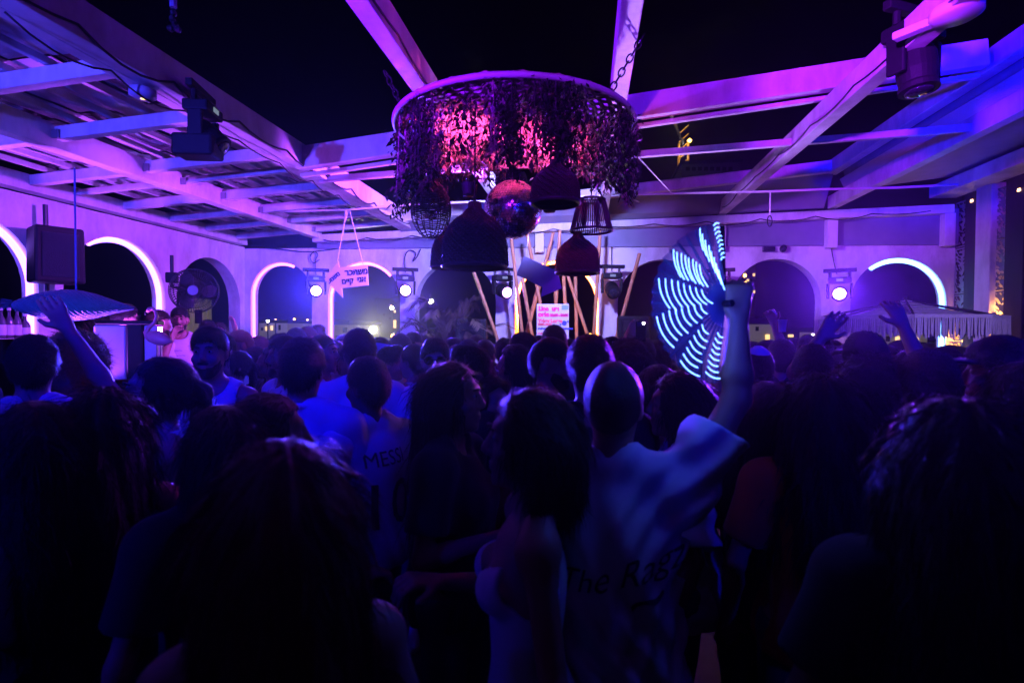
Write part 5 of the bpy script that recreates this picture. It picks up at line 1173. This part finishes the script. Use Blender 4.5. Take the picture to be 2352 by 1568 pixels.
person(478, 738, 6.2, 150, 'person holding up a phone before the third bar arch', 'short', 'black', 'tee', 'grey', arms=('down', ((.25, .12, 1.45), (.22, .20, 1.68), .9)), seed=13, lift=.1)
person(500, 742, 6.5, 190, 'dark-haired person half hidden behind the raised phone', 'bob', 'black', 'tee', 'black', True, D2, seed=14, lift=.08)
person(596, 776, 5.6, 120, 'person reaching an arm up beside the corner neon strip', 'short', 'brown', 'tee', 'pink', arms=('down', ((.30, .04, 1.58), (.33, .08, 1.83), .4)), seed=15)
# middle left
person(622, 798, 4.4, 102, 'person with slick dark hair in profile beyond the white shirt', 'pony', 'black', 'tee', 'black', True, D2, seed=16, sk=1)
person(655, 776, 3.5, 112, 'bearded dark-haired person in a white tee in profile left of the collared shirt', 'short', 'black', 'tee', 'white', beard=True, arms=HO, sk=2, seed=17)
p18 = person(694, 785, 2.25, -18, 'person from behind in a white collared shirt, neat dark hair', 'short', 'black', 'shirt', 'white', arms=HO, seed=18, sk=0, loose=1.15)
person(741, 770, 3.7, -120, 'shaven-headed person in white beyond the collared shirt', 'buzz', 'brown', 'tee', 'white', arms=HO, seed=19, sk=1, face=True)
person(681, 758, 5.1, 30, 'dark-haired person under the neon of the corner arch', 'short', 'black', 'tee', 'navy', arms=D2, seed=20)
person(708, 753, 5.6, 140, 'person turned to a friend beside the first pier', 'fade', 'brown', 'tee', 'white', arms=D2, seed=21)
person(726, 752, 5.9, -150, 'friend with raised quiff close to the first pier', 'quiff', 'brown', 'tee', 'grey', arms=D2, seed=22)
person(825, 763, 3.05, 8, 'tall broad person from behind in a white tee below the floodlight', 'short', 'black', 'tee', 'white', arms=HB, seed=23, sk=1, loose=1.3)
p23 = person(874, 780, 4.4, 150, 'person in white looking down at a sheet of paper', 'short', 'brown', 'tee', 'white', arms=('hold', 'phone'), seed=24)
pM = person(846, 829, 2.35, 38, 'person in a white football jersey lettered MESSI 10, dark curly hair', 'short', 'black', 'tee', 'white', arms=HO, seed=25, sk=4, loose=1.25)
person(920, 769, 5.1, 60, 'person with clipped hair in a white tee before the second lit light', 'fade', 'brown', 'tee', 'white', arms=HO, seed=26, sk=3)
person(948, 766, 5.5, -60, 'taller dark-haired person just behind the clipped one', 'fade', 'black', 'tee', 'navy', arms=D2, seed=27)
person(949, 792, 3.8, 48, 'person with hair in a claw clip and bare shoulders', 'bun', 'black', 'strap', 'cream', True, HO, seed=28, sk=0)
person(1000, 783, 3.15, 178, 'moustached person in sunglasses and a white polo facing the camera', 'short', 'black', 'shirt', 'white', beard=True, glasses='sun', face=True, arms=HO, seed=29, sk=1)
person(1042, 836, 1.92, -112, 'person with long straight dark hair in black looking right', 'long', 'black', 'tee', 'black', True, HO, seed=30, sk=1, face=True)
person(1040, 779, 4.6, 200, 'small pale face in white below the loudspeaker', 'bob', 'black', 'tee', 'white', True, D2, seed=31, sk=3)
person(1077, 785, 4.0, 10, 'dark-haired person from behind under the first loudspeaker', 'short', 'black', 'tee', 'black', arms=D2, seed=32)
person(1114, 781, 4.3, -20, 'round-headed person from behind right of the first loudspeaker', 'buzz', 'black', 'tee', 'navy', arms=HO, seed=33, sk=1)
person(1136, 800, 2.6, 112, 'tousled dark-haired person leaning back in profile', 'quiff', 'black', 'tee', 'black', arms=HO, seed=34, tilt=-4, sk=1)
person(1130, 868, 2.5, -150, 'short person with centre parting behind the near dark bob', 'bob', 'brown', 'strap', 'black', True, D2, seed=35, sk=0)
person(1158, 781, 4.9, 0, 'dark head from behind beside the leaning pink pole', 'short', 'black', 'tee', 'white', arms=D2, seed=36)
person(1203, 769, 3.9, 98, 'bearded person in a white tee looking left below the bamboo poles', 'short', 'black', 'tee', 'white', beard=True, arms=HO, seed=37, sk=1)
person(1273, 753, 3.95, 4, 'tall dark-haired person from behind covering the line-up poster', 'short', 'black', 'tee', 'navy', arms=D2, seed=38)
person(1240, 776, 4.7, 20, 'person in a dark cap left of the tall one at the poster', 'short', 'black', 'tee', 'grey', arms=D2, cap='cap', seed=39)
person(1262, 782, 2.75, -98, 'person with a skin fade and goatee in a white tee, eyes down in profile', 'fade', 'black', 'tee', 'white', beard=True, arms=HO, seed=40, sk=1, face=True)
person(1356, 780, 2.15, 8, 'dark-haired person from behind in black left of the shaven one', 'short', 'black', 'tee', 'black', arms=D2, seed=41, sk=1)
person(1437, 790, 3.1, 30, 'bushy-haired person in dark clothes before the second loudspeaker', 'curly', 'brown', 'tee', 'black', True, D2, seed=42)
person(1476, 781, 4.0, 20, 'person holding up a phone with its torch lit', 'short', 'brown', 'tee', 'black', arms=(((-.22, .12, 1.55), (-.06, .16, 1.78), 1.0), 'down'), seed=43, sk=1)
# foreground centre
person(1214, 903, 1.36, 97, 'dark-haired person in a white strappy top in profile, close to the camera', 'bob', 'black', 'strap', 'white', True, HO, seed=44, sk=1, face=True, fine=.0065)
pF = person(1410, 835, 1.52, -4, 'shaven-headed person in an oversized white tee raising the light-up fan', 'buzz', 'black', 'tee', 'white', arms=('down', ((.335, .06, 1.66), (.338, .08, 1.885), 1.7)), seed=45, sk=1, loose=1.4, fine=.0065)
person(1556, 862, 2.05, 98, 'person with dark hair and necklace in profile under the fan', 'bob', 'black', 'shirt', 'white', True, HO, seed=46, sk=2, loose=1.5)
person(1505, 842, 2.6, 60, 'dark-clad person behind the shoulder of the fan holder', 'long', 'black', 'tee', 'black', True, D2, seed=47)
# right half
person(1735, 800, 2.95, 24, 'person in a white skullcap and pink patterned shirt', 'short', 'black', 'shirt', 'pink', arms=HO, cap='kippah', seed=49)
person(1766, 787, 4.0, 120, 'bearded person beside the skullcap wearer, face to the left', 'short', 'black', 'tee', 'navy', beard=True, arms=D2, seed=50, sk=3)
person(1796, 785, 3.7, 0, 'dark neat head from behind right of the skullcap', 'short', 'black', 'shirt', 'black', arms=D2, seed=51)
p48 = person(1858, 774, 4.5, 172, 'person raising a white cup and cigarette before the sixth arch', 'short', 'black', 'tee', 'black', arms=('down', ((.16, .12, 1.63), (.235, .14, 1.86), 1.3)), seed=52, sk=0, face=True)
person(1887, 781, 4.1, 165, 'dark-browed face just right of the raised cup arm', 'short', 'black', 'tee', 'navy', arms=D2, seed=53, face=True, sk=1)
person(1867, 800, 2.65, 6, 'broad dark-haired person from behind in navy below the raised cup', 'short', 'black', 'tee', 'navy', arms=D2, seed=54, sk=1)
person(1988, 771, 2.6, 24, 'person in a dark cap and striped shirt holding both hands up', 'short', 'black', 'shirt', 'striped', arms=(((-.27, .10, 1.57), (-.14, .14, 1.74), .6), ((.30, .06, 1.55), (.24, .16, 1.80), .5)), cap='cap', seed=55, sk=0)
person(1928, 822, 3.6, 0, 'small dark head low between the navy back and the striped shirt', 'short', 'black', 'tee', 'striped', arms=D2, seed=56)
person(1990, 836, 2.0, 10, 'curly-headed person from behind in a white tee below the striped shirt', 'curly', 'black', 'tee', 'white', False, HO, seed=57, sk=1)
person(2088, 808, 3.1, 70, 'dark-haired person in profile below the parasol fringe', 'bob', 'black', 'tee', 'black', True, D2, seed=58, sk=1)
person(2132, 816, 1.85, 4, 'dark broad head from behind below the glowing lantern column', 'short', 'black', 'tee', 'black', arms=D2, seed=59, sk=1)
person(2168, 804, 3.1, -30, 'person in a flat dark cap before the glowing lantern column', 'short', 'black', 'tee', 'navy', arms=D2, cap='cap', seed=60)
person(2240, 826, 2.2, 20, 'dark round head from behind next to the white post', 'short', 'black', 'tee', 'black', arms=HO, seed=61, sk=1)
person(2306, 783, 1.95, 100, 'person in a black cap in profile at the right edge', 'short', 'black', 'tee', 'black', arms=D2, cap='cap', seed=62, sk=2)
person(2345, 838, 1.6, 30, 'dark figure cut by the right edge below the cap wearer', 'long', 'black', 'tee', 'black', True, D2, seed=63)
person(1765, 880, 1.95, 4, 'long-haired person from behind in black beside the raised fan arm', 'long', 'black', 'tee', 'black', True, D2, seed=64)
person(1885, 868, 1.7, 12, 'long dark hair over an orange top, seen from behind', 'wavy', 'black', 'tee', 'orange', True, D2, seed=65)
person(2205, 930, .98, 10, 'huge dark head of hair closest to the camera at the right', 'wavy', 'black', 'tee', 'black', True, D2, seed=66)
# foreground left
person(648, 1030, .86, 6, 'auburn-haired person closest to the camera, seen from behind', 'wavy', 'auburn', 'strap', 'black', True, D2, seed=67)
person(506, 936, 1.45, 20, 'black-haired head from behind below the basketball jersey', 'long', 'black', 'tee', 'black', True, D2, seed=68)
person(622, 910, 1.55, -100, 'black-haired person in black turning right below the collared shirt', 'long', 'black', 'tee', 'black', True, HO, seed=69, sk=1)

# further heads between the ones above, far rows
FILL = [(515, 772, 4.6, 'below the wall fan'), (582, 800, 4.7, 'below the corner neon strip'), (640, 770, 6.0, 'at the quayside view in the corner arch'), (770, 784, 4.4, 'under the lettered arrow sign'), (790, 772, 5.6, 'below the tip of the lettered arrow sign'), (800, 800, 3.9, 'left of the broad white back'), (895, 800, 4.0, 'right of the sheet of paper'),
        (975, 772, 6.0, 'below the cream arcade building'), (1062, 800, 3.6, 'between the sunglasses wearer and the tousled one'), (1095, 772, 5.8, 'just under the first loudspeaker cabinet'), (1180, 795, 3.6, 'left of the bearded one below the bamboo poles'), (1225, 790, 5.6, 'below the left edge of the poster'), (1310, 782, 5.2, 'below the right edge of the poster'), (1340, 774, 6.0, 'at the foot of the slanting pole'), (1400, 780, 5.0, 'before the amber strip'), (1410, 800, 3.6, 'behind the shaven fan holder'),
        (1512, 786, 5.2, 'right of the lit phone torch'), (1540, 776, 6.0, 'behind the lower edge of the fan'), (1700, 776, 5.6, 'beside the raised fan arm'), (1720, 788, 4.6, 'left of the skullcap wearer'), (1825, 780, 5.4, 'under the elbow of the cup holder'), (1915, 784, 5.4, 'left end of the parasol fringe'), (1945, 795, 3.9, 'between the navy back and the dark cap'), (2040, 794, 4.2, 'under the middle of the parasol'), (2065, 786, 5.0, 'beside the parasol pole'), (2120, 790, 4.6, 'under the ice white neon strip'), (2200, 800, 4.2, 'before the amber leaf panel'), (2265, 806, 3.0, 'in front of the white post')]
for i, (x, y, z, where) in enumerate(FILL):
    fem = i % 3 == 1; col = ('white', 'black', 'cream', 'white', 'grey', 'pink', 'white', 'navy')[i % 8]; hr = (('long', 'bob', 'pony')[i % 3] if fem else ('short', 'fade', 'quiff', 'buzz')[i % 4])
    person(x, y, z, (20, 100, -110, 150, 175, -140, -95, 0, 95)[i % 9], '%s-haired person in a %s tee %s' % ({'long': 'long', 'bob': 'bob', 'pony': 'pony', 'short': 'short', 'fade': 'clipped', 'quiff': 'tousled', 'buzz': 'shorn'}[hr], col, where), hr, ('black', 'brown')[i % 2], 'tee', col, fem, (D2, HO)[i % 2], seed=i % 3, sk=i % 3, face=(i % 9 in (3, 4, 5)))
# ------------------------------------------------------------------ held things
def world_of(t, p): return Vector(t.location)+Matrix.Rotation(t.rotation_euler.z, 3, 'Z') @ (Vector(p)*t.scale.x)
# light-up fan
piv = U(1671, 697, z=1.50); FR = 186*1.5/FPX
lf = tag(empty('led_fan', piv), 'blue light-up folding fan raised above the crowd', 'fan')
lf.matrix_world = Matrix.Translation(piv) @ Matrix(((_r.x, -_f.x, _u.x), (_r.y, -_f.y, _u.y), (_r.z, -_f.z, _u.z))).to_4x4() @ Matrix.Rotation(R(-10), 4, 'Z')
leaf_m = mat('fan_leaf_glow', (.05, .05, .18), .6, vary=.15, emit=(.10, .07, 1), strength=.06, light=False, alpha=.34); rib_m = mat('fan_rib', (.10, .10, .25), .35)  # weak emission puts the LED glow into the cloth itself
led_m = mat('fan_led', (.8, .8, .8), .3, emit=(.14, .32, 1), strength=9)
a0, a1, NR = R(97), R(263), 20
g = MB(); vs = []; fs = []
for i in range(2*NR+1):
    a = a0+(a1-a0)*i/(2*NR); pl_ = .012*(1 if i % 2 else -1)
    for r in np.linspace(.30, 1, 6): vs.append((FR*r*math.cos(a), pl_*r, FR*r*math.sin(a)))
fs = [(i*6+j, i*6+j+1, (i+1)*6+j+1, (i+1)*6+j) for i in range(2*NR) for j in range(5)]
g.add(vs, fs); lo_ = g.obj('leaf', leaf_m, lf)
md = lo_.modifiers.new('thick', 'SOLIDIFY'); md.thickness = .0015
for i in range(NR+1):
    a = a0+(a1-a0)*i/NR; MB().bar((0, -.014, 0), (FR*.97*math.cos(a), -.014, FR*.97*math.sin(a)), .003, .007, (0, 1, 0) if False else (-math.sin(a), 0, math.cos(a))).obj('rib', rib_m, lf)
# glowing tubes shaped like the light trails of the moving LEDs
def trail_pts(a, r, da, dr, n=7):
    pts = []
    for k in range(n):
        t = k/(n-1); aa = a+da*t; rr_ = r+dr*t+.018*math.sin(math.pi*t); pts.append((-(-FR*rr_*math.cos(aa)), .016, FR*rr_*math.sin(aa)))
    return pts
for (ac, dac, n, r0, r1, da, dr) in ((R(99), R(.5), 9, .98, .56, R(5), -.02), (R(113), R(1.2), 8, .99, .44, R(6), -.26), (R(136), R(4.5), 8, .98, .62, R(17), -.26), (R(160), R(2.5), 8, .98, .42, R(25), -.18), (R(186), R(3.5), 8, .98, .40, R(24), -.06), (R(221), R(6.0), 7, .96, .46, R(18), .02), (R(246), R(2.5), 8, .90, .40, R(12), .03)):
    for k in range(n):
        t = k/(n-1); MB().tube(trail_pts(ac-dac*(t-.5)*2+random.uniform(-.012, .012), r0+(r1-r0)*t, da*random.uniform(.85, 1.1), dr), .0010, 6).obj('led_trail', led_m, lf, smooth=True)
MB().lathe([(.008, -.022), (.010, -.02), (.010, .02), (.008, .022)], 12).obj('rivet', M_dark, lf, rot=(R(90), 0, 0))
for a in (R(91),): MB().bar((0, -.02 if a < 2 else .02, 0), (FR*.98*math.cos(a), -.02 if a < 2 else .02, FR*.98*math.sin(a)), .005, .014, (-math.sin(a), 0, math.cos(a))).obj('guard_stick', M_black, lf)
point('fan_led_glow', piv+(-_r)*FR*.55+(-_f)*.10, (.03, .06, 1), 3, .12)
def phone(p, rz, label, lit=None, tilt=0):
    t = tag(empty('phone', p, rz), label, 'phone'); t.rotation_euler = (tilt, 0, rz)
    MB().box((-.037, -.004, -.075), (.037, .004, .075)).obj('case', M_black, t, bevel=.004)
    MB().box((-.033, .0042, -.069), (.033, .005, .069)).obj('screen', mat('phone_screen', (.05, .05, .06), .1, emit=(.5, .5, 1), strength=.6), t)
    MB().box((-.030, -.0085, .035), (.005, -.0042, .069)).obj('camera_bump', M_dark, t, bevel=.003)
    if lit: MB().lathe([(.006, 0), (.004, .001), (.0005, .0015)], 10).obj('torch', lens_mat('torch', (1, .85, .6), 500), t, loc=(.018, -.0045, .060), rot=(R(90), 0, 0))
phone(U(456, 727, z=5.8), R(20), 'phone held up in front of the third bar arch', tilt=0)
ph = U(1472, 761, z=3.9); phone(ph, R(5), 'phone with its torch lit held above the crowd', lit=True); spot('phone_torch', ph+Vector((.02, -.02, .06)), CAM, (1, .8, .5), 3, 90, .8, .01)
cupm = mat('white_cup', (.72, .72, .75), .5); ycup = mat('yellow_cup', (.55, .42, .08), .4)
def cup(p, m, label, k=1.0, rot=(0, 0, 0)):
    t = tag(empty('cup', p), label, 'cup'); t.rotation_euler = rot; t.scale = (k, k, k)
    MB().lathe([(.026, 0), (.036, .10), (.038, .10), (.034, .097), (.025, .006)], 20, cap=False).obj('wall', m, t, smooth=True); MB().lathe([(.001, .0), (.027, .0), (.027, .004), (.001, .004)], 20).obj('bottom', m, t); return t
cup(U(1797, 748, z=4.42)-Vector((0, 0, .05)), cupm, 'white paper cup in the raised hand before the sixth arch')
tag(MB().tube([U(1784, 722, z=4.40), U(1773, 712, z=4.42)], .005, 8).obj('cigarette', cupm), 'cigarette between the fingers above the raised cup', 'cigarette')
cup(U(6, 805, z=2.3)-Vector((0, 0, .05)), ycup, 'yellow cup in the raised hand at the left edge')
cup(U(282, 895, z=2.6)-Vector((0, 0, .05)), mat('amber_drink', (.5, .30, .05), .1), 'small glass of amber drink on the bar edge')
o = tag(MB().box((-.075, -.002, -.10), (.075, .002, .10)).obj('paper_sheet', mat('sheet_paper', (.74, .73, .76), .7, vary=.06), loc=U(871, 817, z=4.15), rot=(R(-12), R(10), R(10))), 'white sheet of paper held up below the floodlight', 'paper')
# lettering on shirts: letters laid on the cloth
from mathutils.bvhtree import BVHTree
def on_cloth(t, body, size, x, z, m, name='lettering', rot=0, shear=0, off=.004, front=False, bold=0):
    top = [c for c in t.children if c.name.startswith('top')][0]; me0 = top.data; bv = BVHTree.FromPolygons([v.co[:] for v in me0.vertices], [p.vertices[:] for p in me0.polygons])
    me = text_mesh(body, size, name, shear, bold); bm = bmesh.new(); bm.from_mesh(me); bmesh.ops.triangulate(bm, faces=bm.faces[:])
    for _ in range(3):
        le = [e for e in bm.edges if e.calc_length() > .018]
        if le: bmesh.ops.subdivide_edges(bm, edges=le, cuts=1); bmesh.ops.triangulate(bm, faces=[f for f in bm.faces if len(f.verts) > 3])
    cr_, sr_ = math.cos(rot), math.sin(rot); sg = -1 if front else 1
    for v in bm.verts:
        px, pz = v.co.x*cr_-v.co.y*sr_, v.co.x*sr_+v.co.y*cr_; px = x+sg*px; pz = z+pz
        h = bv.ray_cast(Vector((px, .5*(-sg), pz)), Vector((0, sg, 0))); y = h[0].y if h[0] else 0
        v.co = (px, y-sg*off, pz)
    bm.normal_update(); bm.to_mesh(me); bm.free(); o = meshobj(name, me, m, t); return o
on_cloth(pM, 'MESSI', .088, -.012, 1.335, CL['black']); on_cloth(pM, '10', .28, -.012, 1.13, CL['black'], name='number')
on_cloth(pF, 'The Ragz', .092, .02, 1.215, CL['navy'], rot=R(16), shear=.55); on_cloth(pF, '~', .16, .10, 1.16, CL['navy'], rot=R(16))
for o in bpy.data.objects:
    if o.get('label') == 'bearded person in a white printed tee standing tall by the wall fan': on_cloth(o, '~~~~\n~~~~~~', .05, .02, 1.30, CL['navy'], name='print', front=True)
    if o.get('label') == 'bearded person in a white sleeveless basketball jersey facing the camera': on_cloth(o, '0', .14, -.04, 1.12, CL['navy'], name='number', front=True)
# collar on the white shirt
MB().tube([(.068*math.cos(a), -.012+.066*math.sin(a), 1.487-.012*math.sin(a)) for a in np.linspace(0, 6.283, 28, endpoint=False)], .014, 8, closed=True).obj('collar', CL['white'], p18, smooth=True)
# ------------------------------------------------------------------ wash lights: three on the tie bar behind the plant ring, six on the beams above the dance floor, the rest behind the camera
gb = lambda x: (x, 5.05, pG0.z+(pG1.z-pG0.z)*(x-pG0.x)/(pG1.x-pG0.x)-.20)
wash_light(gb(-.75), (-5.4, 6.5, 2.95), (.34, .045, 1.0), 1350, 92, 'violet wash light on the tie bar turned to the bar corner', .7)
wash_light(gb(-.25), (-1.4, 8.0, 2.6), (.30, .26, 1.0), 1000, 115, 'lilac wash light on the tie bar turned to the back wall', .8)
wash_light(gb(.25), (3.2, 8.0, 2.0), (.40, .16, 1.0), 560, 58, 'purple wash light on the tie bar turned to the parasol', .8)
wash_light((-1.25, .9, 3.12), (-1.9, 3.6, .9), (.001, .001, 1.0), 170, 66, 'deep blue wash light on the rafter above the bar side crowd', .7)
wash_light((1.75, .9, 3.2), (1.5, 3.6, .9), (.001, .001, 1.0), 110, 66, 'deep blue wash light on the rafter above the lantern side crowd', .7)
wash_light((2.12, .6, 2.98), (3.28, 4.0, 4.15), (.001, .002, 1.0), 5200, 36, 'pure blue wash light under the right rafter turned to the ribbed roof', .5)
wash_light((.40, 1.35, 3.18), (1.95, 4.2, 3.72), (.30, .015, 1.0), 1500, 32, 'magenta wash light under the middle rafter turned to the next rafter', .6)
wash_light((-2.45, 1.35, 2.72), (-.7, 3.2, 3.5), (.16, .003, 1.0), 1100, 44, 'indigo wash light on the pergola edge turned to the first rafter', .5)
wash_light((3.0, 2.5, 3.25), (3.25, 4.7, 1.9), (.45, .30, 1.0), 150, 44, 'added lilac fill light under the right rafter turned down to the parasol', .7)  # added lamp, out of view, to brighten the parasol
wash_light((-4.3, -2.6, 3.0), (-1.6, 5.0, 2.3), (.001, .002, 1.0), 420, 66, 'deep blue wash light behind the camera on the bar side', .7)
wash_light((2.6, -2.6, 3.05), (1.6, 5.0, 2.4), (.001, .004, 1.0), 380, 60, 'deep blue wash light behind the camera on the lantern side', .7)
wash_light((-.35, -2.7, 2.95), (.3, 4.7, 4.5), (.30, .01, 1.0), 1400, 40, 'magenta wash light behind the camera turned up to the rafters', .6)
wash_light((-3.3, -2.7, 2.5), (-3.7, 5.0, 3.75), (.055, .04, 1.0), 3300, 46, 'pale lilac wash light behind the camera turned up to the pergola', .6)
# ------------------------------------------------------------------ club haze
hz = MB().box((-130, -60, -13.5), (150, 110, 60)).mesh('haze'); hm = bpy.data.materials.new('club_haze'); hm.use_nodes = True; hn = hm.node_tree; hn.nodes.remove(hn.nodes['Principled BSDF'])
pv = hn.nodes.new('ShaderNodeVolumePrincipled'); pv.inputs['Density'].default_value = .0015; pv.inputs['Anisotropy'].default_value = .84; pv.inputs['Color'].default_value = (.9, .9, .95, 1)
hn.links.new(pv.outputs[0], hn.nodes['Material Output'].inputs['Volume']); hz.materials.append(hm)
ho = meshobj('haze', hz, None); ho['kind'] = 'stuff'; ho['label'] = 'thin club haze in the air'
